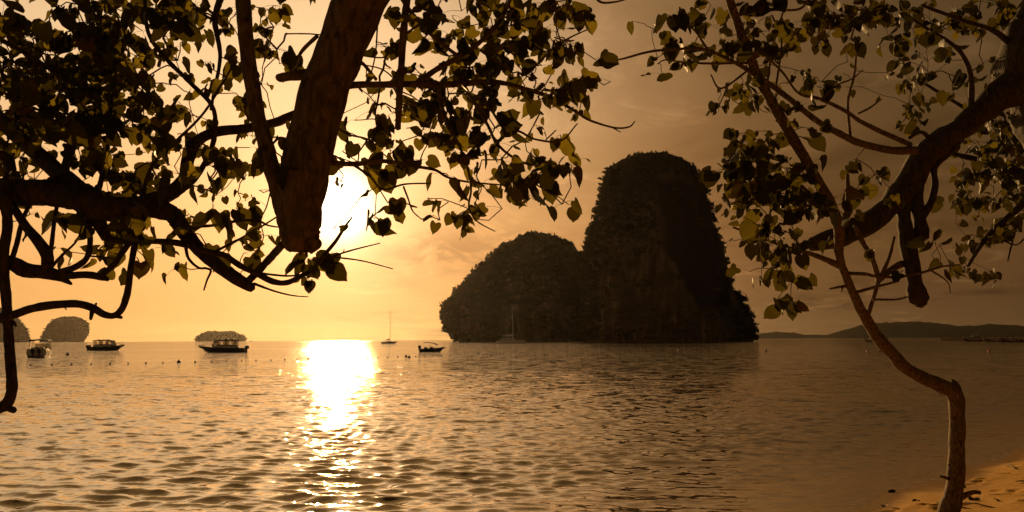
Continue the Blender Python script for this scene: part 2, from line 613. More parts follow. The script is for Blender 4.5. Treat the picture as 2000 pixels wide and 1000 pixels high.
# ------------------------------------------------------------------ the beach and the sea
def shore(x, y):
    """signed distance to the waterline, positive on land"""
    return 0.721 * (x - 3.80) - 0.693 * (y - 11.2)


def vnoise(x, y, seed=0.0):
    """cheap smooth pseudo noise on arrays"""
    s = np.zeros_like(x)
    r = np.random.default_rng(int(seed * 100) + 5)
    for k in range(10):
        a = r.uniform(0, 2 * np.pi)
        w = 0.7 * 1.45 ** k
        ph = r.uniform(0, 6.28)
        s = s + np.sin((np.cos(a) * x + np.sin(a) * y) * w + ph + 1.3 * np.sin((np.sin(a) * x - np.cos(a) * y) * w * .6)) / (1.0 + k * .55)
    return s / 3.0


def sand_height(x, y):
    s = shore(x, y) + 0.10 * np.sin(x * 1.7 + y * 0.9) + 0.06 * np.sin(x * 4.1 - y * 2.3 + 1.0)
    z = np.where(s > 0, 0.085 * s, 0.075 * s)
    z = np.where(z > 1.2, 1.2 + (z - 1.2) * .4, z)
    z = np.maximum(z, -3.2 + 0.0 * z)
    land = np.clip((s + .3) / 1.2, 0, 1)
    return z + 0.014 * vnoise(x, y, 1) * land + 0.006 * vnoise(x * 4, y * 4, 2) * land


xs = np.concatenate([np.linspace(-400, -16, 24), np.linspace(-14, 1, 40), np.linspace(1.08, 14, 240), np.linspace(14.5, 30, 40), np.linspace(34, 400, 24)])
ys = np.concatenate([np.linspace(-400, -12, 20), np.linspace(-11, 5.5, 40), np.linspace(5.57, 22, 240), np.linspace(22.6, 40, 36), np.linspace(44, 500, 24)])
X, Yg = np.meshgrid(xs, ys, indexing='ij')
Z = sand_height(X, Yg)
# footprints and scuffs on the dry part
rs = np.random.default_rng(3)
for k in range(150):
    fx = rs.uniform(3.6, 12); fy = rs.uniform(6.5, 18)
    if shore(fx, fy) < 0.35: continue
    a = rs.normal(0.5, 0.5)
    dx = (X - fx) * math.cos(a) + (Yg - fy) * math.sin(a)
    dy = -(X - fx) * math.sin(a) + (Yg - fy) * math.cos(a)
    L = rs.uniform(0.10, 0.17)
    Wd = rs.uniform(0.04, 0.07)
    q = (dx / L) ** 2 + (dy / Wd) ** 2
    Z = Z - 0.026 * np.exp(-q) + 0.012 * np.exp(-((np.sqrt(q) - 1.6) / .5) ** 2)
V = np.stack([X, Yg, Z], -1).reshape(-1, 3)
nu, nv = len(xs), len(ys)
I = np.arange((nu) * (nv)).reshape(nu, nv)
Q = np.stack([I[:-1, :-1], I[1:, :-1], I[1:, 1:], I[:-1, 1:]], -1).reshape(-1, 4)
beach = obj('beach', np_mesh('beach', V, Q, 4, M['sand'], True))
tag(beach, kind='structure')

# sea: rings round the beach, finest close by, waves as real geometry
radii = [2.2]
while radii[-1] < 8000:
    r = radii[-1]
    step = 0.0034 if r < 62 else (0.0062 if r < 130 else (0.0062 + 0.06 * min(1.0, (r - 130) / 400.0)))
    if r < 7.5: step = 0.02
    radii.append(r * (1 + step))
radii = np.array(radii)
az = np.concatenate([np.linspace(-100, -37, 42)[:-1], np.linspace(-37, 37, 640), np.linspace(37, 100, 42)[1:]])
az = np.radians(az)
Rr, Aa = np.meshgrid(radii, az, indexing='ij')
X = Rr * np.sin(Aa)
Yg = Rr * np.cos(Aa)
depth = -np.where(shore(X, Yg) > 0, 0.085, 0.075) * shore(X, Yg)
sp = np.where(Rr < 62, Rr * 0.0034, Rr * 0.0062)
Z = np.zeros_like(X)
DX = np.zeros_like(X); DY = np.zeros_like(X)
rw = np.random.default_rng(8)
wind = math.radians(262)        # waves run towards the beach
waves = [(3.2, .005), (2.2, .006), (1.5, .0066), (1.1, .0076), (0.86, .0086), (0.68, .0098), (0.54, .0104), (0.43, .0102), (0.35, .0090), (0.28, .0074), (0.22, .0058), (0.18, .0042)]
for lam, amp in waves:
    for rep in range(4):
        a = wind + rw.normal(0, 0.36)
        l2 = lam * rw.uniform(0.85, 1.17)
        k = 2 * np.pi / l2
        ph = rw.uniform(0, 6.28)
        dxr, dyr = math.cos(a), math.sin(a)
        env = 0.62 + 0.38 * np.sin(X * rw.uniform(.12, .5) + Yg * rw.uniform(.1, .45) + rw.uniform(0, 6.28))
        fade = np.clip((l2 / sp - 2.2) / 2.2, 0, 1)
        th = k * (dxr * X + dyr * Yg) + ph + 0.5 * np.sin(0.35 * X + 0.5 * Yg + ph)
        A = amp * 0.66 * env * fade
        Z += A * np.cos(th)
        DX -= 0.9 * A * dxr * np.sin(th)
        DY -= 0.9 * A * dyr * np.sin(th)
shallow = np.clip((depth - 0.02) / 0.35, 0, 1)
calm = np.clip((X * 0.8 - Yg * 0.32 - 0.9) / 5.0, 0, 1) * np.clip((60 - Rr) / 40, 0, 1)   # the lee of the point
damp = shallow ** 0.7 * (1 - 0.72 * calm)
Z *= damp; DX *= damp; DY *= damp
V = np.stack([X + DX, Yg + DY, Z], -1).reshape(-1, 3)
nu, nv = Rr.shape
I = np.arange(nu * nv).reshape(nu, nv)
Q = np.stack([I[:-1, :-1], I[:-1, 1:], I[1:, 1:], I[1:, :-1]], -1).reshape(-1, 4)
Q = Q[:, ::-1]
# drop the part that would lie well under the dry sand
keep = (depth.reshape(-1)[Q].max(axis=1) > -0.12)
Q = Q[keep]
me = np_mesh('sea', V, Q, 4, M['water'], True)
a_ = me.attributes.new('depth', 'FLOAT', 'POINT'); a_.data.foreach_set('value', np.clip(depth, -1, 4).reshape(-1).astype(np.float32))
a_ = me.attributes.new('calm', 'FLOAT', 'POINT'); a_.data.foreach_set('value', calm.reshape(-1).astype(np.float32))
sea = obj('sea', me)
tag(sea, kind='structure')


# ------------------------------------------------------------------ islands and far hills
def clump_template(rng, n=14):
    """a ragged tuft of n small leafy quads, radius about 1"""
    V = []; Fc = []
    for k in range(n):
        d = rng.normal(size=3); d /= np.linalg.norm(d); d[2] = abs(d[2]) * 0.9 - 0.15
        c = d * rng.uniform(0.35, 0.95)
        u = rng.normal(size=3); u /= np.linalg.norm(u)
        w = np.cross(d, u); w /= (np.linalg.norm(w) + 1e-6)
        s = rng.uniform(0.28, 0.5)
        b = len(V)
        V += [c - u * s * .9, c + w * s * .55, c + u * s * 1.1, c - w * s * .6]
        Fc.append((b, b + 1, b + 2, b + 3))
    return np.array(V), np.array(Fc)


def scatter_mesh(name, pts, sizes, mat, rng, n=14, variants=5, squash=0.85):
    T = [clump_template(rng, n) for _ in range(variants)]
    VV = []; FF = []; RR = []
    off = 0
    for p, s in zip(pts, sizes):
        v, f = T[rng.integers(variants)]
        a = rng.uniform(0, 6.28)
        ca, sa = math.cos(a), math.sin(a)
        w = v * s
        w = np.stack([w[:, 0] * ca - w[:, 1] * sa, w[:, 0] * sa + w[:, 1] * ca, w[:, 2] * squash], -1) + p
        VV.append(w); FF.append(f + off); off += len(v)
        RR.append(np.full(len(v), rng.uniform(0, 1)))
    me = np_mesh(name, np.concatenate(VV), np.concatenate(FF), 4, mat)
    at_ = me.attributes.new('rnd', 'FLOAT', 'POINT')
    at_.data.foreach_set('value', np.concatenate(RR).astype(np.float32))
    return me


def karst(name, label, prof, D, rock, veg_n, veg_size, bare=None, depth_ratio=0.8, seed=1, rough=1.0, group=None, ns=110, nz=80, scrub='veg'):
    """prof: rows (y_px, left_px, right_px) of the outline in the photo, bottom first"""
    rng = np.random.default_rng(seed)
    ys = np.array([p[0] for p in prof], float)
    order = np.argsort(ys)
    mid = (prof[0][1] + prof[0][2]) / 2
    base = at(mid, 600, D)
    mpp = D / F
    root = empty(name, (base.x, D, 0))
    tag(root, label, 'island', group)
    ybase = ys.max()
    top = ys.min()
    hor = [668 - 0.005 * mid]
    tt = 1 - (1 - np.linspace(0, 1, nz)) ** 1.5
    yy = ybase + (top - ybase) * tt
    lx = np.interp(yy, ys[order], np.array([p[1] for p in prof], float)[order])
    rx = np.interp(yy, ys[order], np.array([p[2] for p in prof], float)[order])
    V = []
    for i in range(nz):
        z = (at(mid, yy[i], D).z) - at(mid, ybase, D).z - 0.6
        cx = ((lx[i] + rx[i]) / 2 - mid) * mpp
        hw = (rx[i] - lx[i]) / 2 * mpp
        for k in range(ns):
            a = 2 * math.pi * k / ns
            ca, sa = math.cos(a), math.sin(a)
            e = 0.82
            ex = math.copysign(abs(ca) ** e, ca)
            ey = math.copysign(abs(sa) ** e, sa)
            px, py = cx + hw * ex, hw * depth_ratio * ey
            q = Vector((px * .05 + seed, py * .05, z * .018))
            nzv = mnoise.fractal(q, 1.0, 2.1, 5)
            q2 = Vector((px * .16 + seed, py * .16, z * .05))
            nz2 = mnoise.fractal(q2, 1.0, 2.1, 3)
            dis = (nzv * 5.0 + nz2 * 2.2) * rough * min(1.0, hw / 25.0)
            V.append((px + dis * ca * .55, py + dis * sa - 0.0, z))
    faces = grid_faces(nz, ns, True)
    n = len(V)
    V.append((((lx[-1] + rx[-1]) / 2 - mid) * mpp, 0, V[-1][2] + 0.6))
    b = (nz - 1) * ns
    for k in range(ns):
        faces.append((b + k, b + (k + 1) % ns, n))
    obj('rock', mesh_from('rock', V, faces, rock, True), root)
    # scrub and small trees over the tops and ledges
    P = np.array(V[:nz * ns]).reshape(nz, ns, 3)
    pts = []; sz = []
    tries = 0
    while len(pts) < veg_n and tries < veg_n * 12:
        tries += 1
        i = rng.integers(1, nz - 1)
        k = rng.integers(0, ns)
        p = P[i, k]
        t = tt[i]
        if math.sin(2 * math.pi * k / ns) > 0.35 and rng.random() < 0.7: continue
        if bare is not None and rng.random() < bare(p[0] / mpp + mid, yy[i], math.sin(2 * math.pi * k / ns)): continue
        s = veg_size * rng.uniform(0.45, 1.35) * (1.0 + (0.7 if rng.random() < .08 else 0))
        j = rng.normal(size=3) * 0.4
        a_k = 2 * math.pi * k / ns
        pts.append(p + j + np.array([math.cos(a_k), math.sin(a_k), 0.3]) * 0.35 * s); sz.append(s)
    topz = P[-1, 0, 2]
    for k in range(int(veg_n * 0.05)):
        a = rng.uniform(0, 6.28); r = rng.uniform(0, 1)
        c = P[-1].mean(axis=0); e = P[-1, int(a / 6.2832 * ns) % ns]
        pts.append(c + (e - c) * r + np.array([0, 0, 0.5])); sz.append(veg_size * rng.uniform(.6, 1.2))
    v = obj('vegetation', scatter_mesh('vegetation', pts, sz, M[scrub], rng), root)
    v['kind'] = 'stuff'
    return root


def dark_patch(N, t, c):
    # a broad black patch coloured into the right-hand face of the big rock
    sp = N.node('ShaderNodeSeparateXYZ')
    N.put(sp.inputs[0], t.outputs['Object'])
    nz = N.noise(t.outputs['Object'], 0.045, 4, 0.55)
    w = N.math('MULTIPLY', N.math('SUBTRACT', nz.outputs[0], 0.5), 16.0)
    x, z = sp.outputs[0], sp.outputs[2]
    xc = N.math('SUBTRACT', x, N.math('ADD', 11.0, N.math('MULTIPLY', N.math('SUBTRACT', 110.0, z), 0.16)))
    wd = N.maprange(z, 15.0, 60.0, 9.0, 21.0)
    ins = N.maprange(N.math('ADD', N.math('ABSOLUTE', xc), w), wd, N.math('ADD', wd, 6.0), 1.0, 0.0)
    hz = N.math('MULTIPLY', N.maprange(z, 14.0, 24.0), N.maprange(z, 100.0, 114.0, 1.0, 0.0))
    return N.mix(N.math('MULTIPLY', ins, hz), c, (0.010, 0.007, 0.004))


M['rock_main'] = rock_mat('limestone_dark_patch', dark_patch)
M['rock'] = rock_mat('limestone')

main_prof = [(667.5, 1141, 1466), (655, 1139, 1467), (640, 1137, 1464), (620, 1136, 1454), (600, 1136, 1445), (580, 1136, 1434), (560, 1137, 1426), (520, 1142, 1417), (480, 1150, 1409), (440, 1166, 1397),
             (400, 1181, 1386), (360, 1193, 1374), (340, 1202, 1362), (330, 1210, 1350), (322, 1220, 1337), (315, 1234, 1321), (310, 1249, 1305), (307, 1264, 1290)]
left_prof = [(667.5, 897, 1150), (655, 884, 1152), (642, 873, 1152), (630, 868, 1150), (612, 864, 1146), (600, 869, 1142), (580, 888, 1138), (560, 906, 1133), (540, 928, 1129), (520, 948, 1124),
             (500, 971, 1118), (480, 994, 1109), (474, 1009, 1097), (467, 1024, 1078), (462, 1040, 1058)]


def bare_main(px, py, back):
    b = 0.0
    if py > 470: b = 0.80
    elif py > 380: b = 0.45
    if px < 1165 or px > 1405: b *= 0.35
    if 1275 < px < 1430 and 340 < py < 610 and back < 0: b = max(b, 0.96)
    return b


def bare_left(px, py, back):
    return 0.55 if py > 600 and px > 900 else 0.08


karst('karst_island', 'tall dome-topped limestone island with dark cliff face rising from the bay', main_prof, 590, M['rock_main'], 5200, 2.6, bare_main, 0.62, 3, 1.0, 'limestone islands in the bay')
karst('karst_island', 'broad scrub-covered limestone island sloping to the left behind the catamaran', left_prof, 830, M['rock'], 5200, 3.5, bare_left, 0.6, 5, 1.1, 'limestone islands in the bay')
islet0 = [(668, -95, 58), (655, -93, 54), (640, -90, 48), (630, -84, 40), (620, -75, 31), (612, -62, 18), (603, -50, 5), (598, -35, -10)]
karst('karst_island', 'far hazy island cut off by the left edge of the view', islet0, 5000, M['rock'], 1200, 5.0, None, 0.6, 7, 1.6, 'limestone islands in the bay', 70, 40, 'veg_far')
islet1 = [(667.5, 84, 163), (655, 88, 170), (645, 92, 173), (638, 96, 172), (630, 102, 169), (624, 108, 162), (620, 120, 154), (618.5, 130, 146)]
karst('karst_island', 'far hazy round island with a step in its left shoulder', islet1, 4800, M['rock'], 1200, 4.6, None, 0.6, 9, 1.6, 'limestone islands in the bay', 70, 40, 'veg_far')
islet2 = [(667, 389, 477), (661, 389, 477), (657, 392, 473), (654, 400, 464), (651, 407, 456), (649.5, 412, 450)]
karst('karst_island', 'low tree-covered islet on the horizon behind the roofed launch', islet2, 4000, M['rock'], 2200, 6.5, None, 0.5, 13, 1.0, 'limestone islands in the bay', 70, 30, 'veg_far')


def ridge(name, pts, D, thick, mat, seed):
    """a range of hills: crest heights from the photo, real slopes front and back"""
    rng = np.random.default_rng(seed)
    xs_ = np.linspace(pts[0][0], pts[-1][0], 150)
    top = np.interp(xs_, [p[0] for p in pts], [p[1] for p in pts])
    V = []
    ny = 15
    for i, px in enumerate(xs_):
        z = max(0.0, (668 - 0.005 * px - top[i]) * D / F + rng.normal(0, 0.35 * D / F))
        x = (px - 1000) / F * D
        for j in range(ny):
            u = (j / (ny - 1)) * 2 - 1
            h = z * (1 - abs(u) ** 1.5) + mnoise.fractal(Vector((x * .01, u * 3, seed)), 1, 2, 4) * z * .15 * (1 - abs(u))
            V.append((x, D + u * thick, h - 1.0))
    o = obj(name, mesh_from(name, V, grid_faces(len(xs_), ny), mat, True))
    tag(o, kind='structure')
    return o


M['hill'] = simple_mat('wooded_hill', (0.022, 0.020, 0.010), 1.0, 0, 0.35, 0.02, 0.0)
ridge('hills', [(1612, 659), (1625, 652), (1640, 645), (1660, 640), (1685, 634), (1700, 631), (1740, 628.5), (1790, 627), (1820, 629), (1850, 633), (1870, 637), (1890, 635.5), (1930, 633), (1960, 633.5), (2010, 636), (2100, 640), (2250, 634), (2500, 640), (2700, 655), (2760, 660)], 6400, 330, M['hill'], 4)
ridge('hills', [(1440, 661), (1470, 655), (1490, 649), (1515, 647), (1545, 649), (1570, 653), (1600, 653), (1640, 656), (1680, 658), (1720, 660)], 7500, 220, M['hill'], 5)

# the air: an even, faint evening haze over the bay
hz, N, out = new_mat('haze_air')
pv = N.node('ShaderNodeVolumePrincipled')
pv.inputs['Color'].default_value = (0.92, 0.86, 0.78, 1)
pv.inputs['Density'].default_value = 0.0000058
pv.inputs['Anisotropy'].default_value = 0.8
N.l.new(pv.outputs[0], out.inputs['Volume'])
b = MB().box(-8600, 8600, -8600, 8600, -4.6, 142)
haze = b.build('haze', hz)
tag(haze, kind='stuff')

# ------------------------------------------------------------------ trees
def catmull(P, n):
    """P (k,d) control rows -> smooth rows, n per span"""
    P = np.asarray(P, float)
    if len(P) == 2:
        t = np.linspace(0, 1, n + 1)[:, None]
        return P[0] * (1 - t) + P[1] * t
    A = np.vstack([2 * P[0] - P[1], P, 2 * P[-1] - P[-2]])
    out = []
    for i in range(1, len(A) - 2):
        p0, p1, p2, p3 = A[i - 1], A[i], A[i + 1], A[i + 2]
        for t in np.linspace(0, 1, n, endpoint=False):
            out.append(0.5 * ((2 * p1) + (-p0 + p2) * t + (2 * p0 - 5 * p1 + 4 * p2 - p3) * t * t + (-p0 + 3 * p1 - 3 * p2 + p3) * t ** 3))
    out.append(A[-2])
    return np.array(out)


def limb_mesh(name, rows, mat, sides=None, knob=0.12, seed=0, blunt=True, wob=0.12, ridge=0.0):
    """rows: (x,y,z,radius) control points of one branch in world space"""
    rows = np.asarray(rows, float)
    maxr = rows[:, 3].max()
    length = np.linalg.norm(np.diff(rows[:, :3], axis=0), axis=1).sum()
    if sides is None:
        sides = 7 if maxr < 0.012 else (10 if maxr < 0.035 else (18 if maxr < 0.07 else 40))
    per = max(3, int(length / max(maxr * (0.45 if sides > 18 else 0.9), 0.012) / max(1, len(rows) - 1)))
    per = min(per, 40)
    S = catmull(rows, per)
    S[:, 3] = np.maximum(S[:, 3], 0.0012)
    n = len(S)
    V = []
    ref = None
    for i in range(n):
        p = Vector(S[i, :3]); r = S[i, 3]
        t = Vector(S[min(i + 1, n - 1), :3] - S[max(i - 1, 0), :3])
        t = t.normalized() if t.length > 1e-9 else Vector((0, 0, 1))
        if ref is None: ref = t.orthogonal().normalized()
        ref = (ref - t * ref.dot(t)).normalized()
        bi = t.cross(ref)
        w = mnoise.noise_vector(p * 7.0 + Vector((seed, 0, 0))) * r * wob
        f = 1.0 + knob * mnoise.noise(Vector((seed * 3.1, 0, i * 0.35)))
        for k in range(sides):
            a = 2 * math.pi * k / sides
            d = ref * math.cos(a) + bi * math.sin(a)
            q = p + d * r
            g = 1.0 + knob * 0.8 * mnoise.noise(q * (0.9 / max(r, .01)) + Vector((seed, 1, 2)))
            if ridge:
                # stringy bark: ridges that run along the limb
                u = i * 0.06
                g += ridge * (mnoise.fractal(Vector((math.cos(a) * 5.5, math.sin(a) * 5.5, u + seed)), 1.0, 2.0, 4) + 0.5 * abs(mnoise.noise(q * 34)))
            V.append(tuple(p + w + d * (r * f * g)))
    faces = grid_faces(n, sides, True)
    # ends: a ragged broken stump or a rounded tip
    for end, i, sgn in ((0, 0, -1), (1, n - 1, 1)):
        t = Vector(S[i, :3] - S[i - sgn, :3]).normalized()
        c = len(V)
        V.append(tuple(Vector(S[i, :3]) + t * S[i, 3] * (0.55 if blunt else 0.9)))
        b = i * sides
        for k in range(sides):
            q = (b + k, b + (k + 1) % sides, c)
            faces.append(q if sgn > 0 else q[::-1])
    return mesh_from(name, V, faces, mat, True), S


def leaf_template(kind=0):
    """heart-shaped leaf: base at origin, tip at +Y, unit length, folded on the midrib"""
    half = [(0.06, -0.02), (0.22, -0.13), (0.40, -0.04), (0.475, 0.16), (0.485, 0.36), (0.41, 0.55), (0.30, 0.74), (0.10, 0.90)]
    mids = [0.0, 0.2, 0.42, 0.64, 0.84, 1.03]
    fold = (0.16, 0.30, 0.05, 0.22, 0.75, 0.12)[kind]
    bend = (0.18, 0.30, 0.38, -0.12, 0.55, 0.25)[kind]
    wav = (0.02, 0.035, 0.03, 0.05, 0.04, 0.06)[kind]
    if kind == 5: half = [(x * (1.0, 1.0, 1.0, .86, .62, .80, 1.0, 1.0)[q], y) for q, (x, y) in enumerate(half)]      # insect-bitten

    def P(x, y):
        return (x, y - 0.04 * abs(x), abs(x) * fold - bend * y * y * .5 + wav * math.sin(7 * y + 3 * x))
    V = [P(0, y) for y in mids]
    r0 = len(V); V += [P(x * (1.0 if kind != 2 else .93), y) for x, y in half]
    l0 = len(V); V += [P(-x * (1.0 if kind != 3 else .9), y) for x, y in half]
    T = []
    link = [(0, 0), (0, 1), (0, 2), (1, 3), (2, 4), (3, 5), (4, 6), (4, 7)]
    for k in range(7):
        m0, m1 = link[k][0], link[k + 1][0]
        T.append((m0, r0 + k, r0 + k + 1)); T.append((m0, l0 + k + 1, l0 + k))
        if m1 != m0:
            T.append((m0, r0 + k + 1, m1)); T.append((m0, m1, l0 + k + 1))
    T.append((4, r0 + 7, 5)); T.append((4, 5, l0 + 7))
    return np.array(V, float), np.array(T, int)


LEAFT = [leaf_template(k) for k in range(6)]


def cover_to_count(c):
    return 0.0 if c <= 0 else -math.log(1 - min(c, 9.35) / 9.75) * 8.0


class Tree:
    def __init__(self, name, label, cat, loc, group=None, bark='bark_dark', leaf='leaf', seed=1):
        self.root = empty(name, loc)
        tag(self.root, label, cat, group)
        self.o = Vector(loc)
        self.bark = M[bark]
        self.leaf = M[leaf]
        self.skel = []
        self.nodes = []          # (xyz, number of leaves, leaf size)
        self.rng = np.random.default_rng(seed)
        self.seed = seed
        self.nb = 0

    def rows(self, pts):
        """pixel rows (px,py,Y,width_px) or world rows ('w',x,y,z,radius)"""
        R = []
        for p in pts:
            if p[0] == 'w':
                R.append((p[1], p[2], p[3], p[4]))
            else:
                q = at(p[0], p[1], p[2])
                R.append((q.x, q.y, q.z, p[3] * p[2] / F / 2))
        return np.array(R)

    def limb(self, pts, name='branch', mat=None, skel=True, **kw):
        R = self.rows(pts)
        L = R.copy(); L[:, :3] -= np.array(self.o)
        self.nb += 1
        me, S = limb_mesh(name, L, mat or self.bark, seed=self.seed * 10 + self.nb, **kw)
        o = obj(name, me, self.root)
        if skel:
            step = max(1, int(len(S) / 14))
            W_ = S[::step, :3] + np.array(self.o)
            self.skel.append(W_)
        return o

    def foliage(self, cells, Y0, dY, size, per=2.6, tilt=None):
        """cells: (px, py, cell, cover) patches of canopy"""
        for (px, py, c, cov) in cells:
            n = cover_to_count(cov) * (c / 50.0) ** 2 * (0.5 / tilt if tilt else 1.0)
            cnt = int(n) + (1 if self.rng.random() < n - int(n) else 0)
            while cnt > 0:
                k = min(cnt, int(self.rng.integers(2, 9)))
                cnt -= k
                Y = (Y0(px, py) if callable(Y0) else Y0) + self.rng.normal(0, dY)
                q = at(px + self.rng.uniform(0, c), py + self.rng.uniform(0, c), Y)
                self.nodes.append((np.array(q), k, size * self.rng.uniform(0.5, 1.25)))

    def finish(self, parts=300, petiole=0.085):
        rng = self.rng
        P = np.array([n[0] for n in self.nodes])
        S = np.concatenate(self.skel)
        nS = len(S)
        A = np.concatenate([S, P])
        parent = np.full(len(A), -1)
        done = np.zeros(len(P), bool)
        D = np.linalg.norm(P[:, None, :] - S[None], axis=2)
        best = D.argmin(axis=1); bd = D.min(axis=1)
        orderp = []
        for _ in range(len(P)):
            i = np.where(done, 1e9, bd).argmin()
            done[i] = True
            parent[nS + i] = best[i]
            orderp.append(i)
            d = np.linalg.norm(P - P[i], axis=1) * 1.02 + 0.01
            up = d < bd
            bd = np.where(up, d, bd); best = np.where(up, nS + i, best)
        desc = np.ones(len(A))
        for i in orderp[::-1]:
            desc[parent[nS + i]] += desc[nS + i]
        mb = MB()
        o = np.array(self.o)
        for i in orderp:
            a = A[parent[nS + i]]; b = P[i]
            r1 = min(0.012, 0.0016 + 0.0010 * math.sqrt(desc[nS + i]))
            r0 = min(0.013, r1 * 1.25)
            L = np.linalg.norm(b - a)
            mid1 = a * .67 + b * .33 + rng.normal(size=3) * L * .07 + np.array([0, 0, .05 * L])
            mid2 = a * .33 + b * .67 + rng.normal(size=3) * L * .07 + np.array([0, 0, .04 * L])
            mb.tube([a - o, mid1 - o, mid2 - o, b - o], [r0, r0 * .93, r1 * 1.05, r1], 5, False)
        leaves = []
        for (p, k, size) in self.nodes:
            for j in range(k):
                h = rng.uniform(0, 6.283)
                out_ = np.array([math.cos(h), math.sin(h), rng.uniform(-.5, .55)])
                out_ /= np.linalg.norm(out_)
                s = min(size * rng.uniform(0.55, 1.25), 0.15)
                base = p + out_ * petiole * rng.uniform(.5, 1.6) * (size / .12)
                mb.tube([p - o, (p * .5 + base * .5) - o + np.array([0, 0, .008]), base - o], [0.0013, 0.0011, 0.001], 3, False)
                # tips hang down and outwards
                yv = out_ * rng.uniform(0.1, 0.9) + np.array([0, 0, -1.0]) * rng.uniform(0.35, 1.1) + rng.normal(size=3) * .3
                yv /= np.linalg.norm(yv)
                nv_ = rng.normal(size=3) * np.array([1, 1, .55])
                nv_ -= yv * nv_.dot(yv)
                nv_ /= np.linalg.norm(nv_)
                xv = np.cross(yv, nv_)
                leaves.append((base, xv, yv, nv_, s))
        tw = mb.build('twigs', self.bark, self.root, True)
        tw['kind'] = 'stuff'
        # the leaves that show largest are parts of their own
        def show(l):
            d = l[0] - np.array(CAM)
            u = d.dot(np.array(RIGHT)) / d.dot(np.array(FWD)); v = d.dot(np.array(UP)) / d.dot(np.array(FWD))
            vis = abs(u) < 1000 / F and abs(v) < 500 / F
            return (l[4] / d.dot(np.array(FWD)) * (0.35 + abs(l[3].dot(d) / np.linalg.norm(d)))) * (1 if vis else .05)
        leaves.sort(key=show, reverse=True)
        mes = []
        for V_, T_ in LEAFT:
            me = np_mesh('leaf', V_, T_, 3, self.leaf, True)
            mes.append(me)
        for n, (b_, xv, yv, nv_, s) in enumerate(leaves[:parts]):
            lo = bpy.data.objects.new('leaf', mes[int(rng.integers(6))])
            col.objects.link(lo)
            lo.parent = self.root
            mm = Matrix.Identity(4)
            for q in range(3):
                mm[q][0] = xv[q] * s; mm[q][1] = yv[q] * s; mm[q][2] = nv_[q] * s; mm[q][3] = b_[q] - self.o[q]
            lo.matrix_local = mm
        rest = leaves[parts:]
        if rest:
            VV = []; TT = []; RR = []; off = 0
            for (b_, xv, yv, nv_, s) in rest:
                V_, T_ = LEAFT[int(rng.integers(6))]
                w = (V_[:, :1] * xv + V_[:, 1:2] * yv + V_[:, 2:3] * nv_) * s + (b_ - o)
                VV.append(w); TT.append(T_ + off); off += len(V_); RR.append(np.full(len(V_), rng.random()))
            me = np_mesh('crown', np.concatenate(VV), np.concatenate(TT), 3, self.leaf, True)
            a2 = me.attributes.new('rnd', 'FLOAT', 'POINT'); a2.data.foreach_set('value', np.concatenate(RR).astype(np.float32))
            c = obj('crown', me, self.root)
            c['kind'] = 'stuff'
        return len(leaves)


def ground(x, y):
    return float(sand_height(np.array([x]), np.array([y]))[0])


# canopy density read off the photograph, 50 px cells, 0 none .. 9 closed
COVER = [
    # x: 0                  500                 1000                1500
    "5668969954" "7810034567" "8760104546" "5788888888",
    "6979966642" "7500244678" "5730035627" "5555477774",
    "9999986443" "6400243776" "4771044222" "3411246640",
    "9999982143" "4101335776" "6881000063" "6612157540",
    "9999887345" "1002766765" "2450000052" "4520166377",
    "8867783345" "2003677754" "2100000077" "3200020699",
    "7567843156" "5005435265" "7750000079" "8604630899",
    "3346642253" "2002122144" "6510000049" "9836642688",
    "1253464444" "1001500661" "0000000058" "8734321148",
    "0131464136" "6044000000" "0000000027" "8424414374",
    "0000243001" "0270000000" "0000000003" "8503203550",
    "0000000000" "0010000000" "0000000000" "6000000000",
]


def cells(x0, x1, r0=0, r1=12, f=1.0):
    out_ = []
    for r in range(r0, r1):
        for c in range(40):
            if x0 <= c * 50 < x1:
                v = int(COVER[r][c])
                if v: out_.append((c * 50, r * 50, 50, v * f))
    return out_


# ---- the tree at the left edge, its limbs reaching in over the water
tx, ty = -4.3, 1.0
L = Tree('beach_tree', 'dark leafy tree reaching in from the left edge on a thick level limb', 'tree', (tx, ty, ground(tx, ty)), 'leafy trees framing the bay', seed=21)
L.limb([('w', tx, ty, ground(tx, ty) - .15, .21), ('w', tx + .1, ty + .45, .9, .17), ('w', tx + .3, ty + 1.3, 1.9, .14), ('w', tx + .75, ty + 2.6, 2.75, .115),
        (-70, 378, 4.85, 66), (0, 378, 4.9, 56), (75, 376, 4.9, 52), (130, 382, 4.9, 52), (190, 402, 4.9, 54), (245, 408, 4.95, 44), (300, 404, 5.0, 36)], 'trunk', knob=.2)
L.limb([(285, 404, 5.0, 36), (335, 418, 5.0, 34), (360, 452, 5.0, 31), (388, 487, 5.0, 28), (420, 512, 5.0, 27), (452, 537, 5.0, 25), (480, 556, 5.0, 22), (494, 563, 5.0, 18)])
L.limb([(270, 402, 5.0, 34), (330, 380, 5.05, 30), (360, 350, 5.1, 26), (366, 315, 5.15, 25), (382, 280, 5.2, 23), (420, 258, 5.2, 20), (480, 251, 5.15, 18), (535, 240, 5.0, 18), (580, 222, 4.75, 18)])
L.limb([(-40, 205, 5.4, 34), (0, 235, 5.3, 32), (50, 280, 5.2, 31), (90, 316, 5.1, 32), (130, 350, 5.0, 34), (172, 384, 4.95, 36)])
L.limb([('w', -3.9, 3.2, 2.6, .06), ('w', -3.8, 4.6, 3.3, .055), (-40, 205, 5.4, 34)], skel=False)
L.limb([(178, 410, 4.95, 34), (196, 440, 4.95, 26), (208, 466, 4.95, 20)])
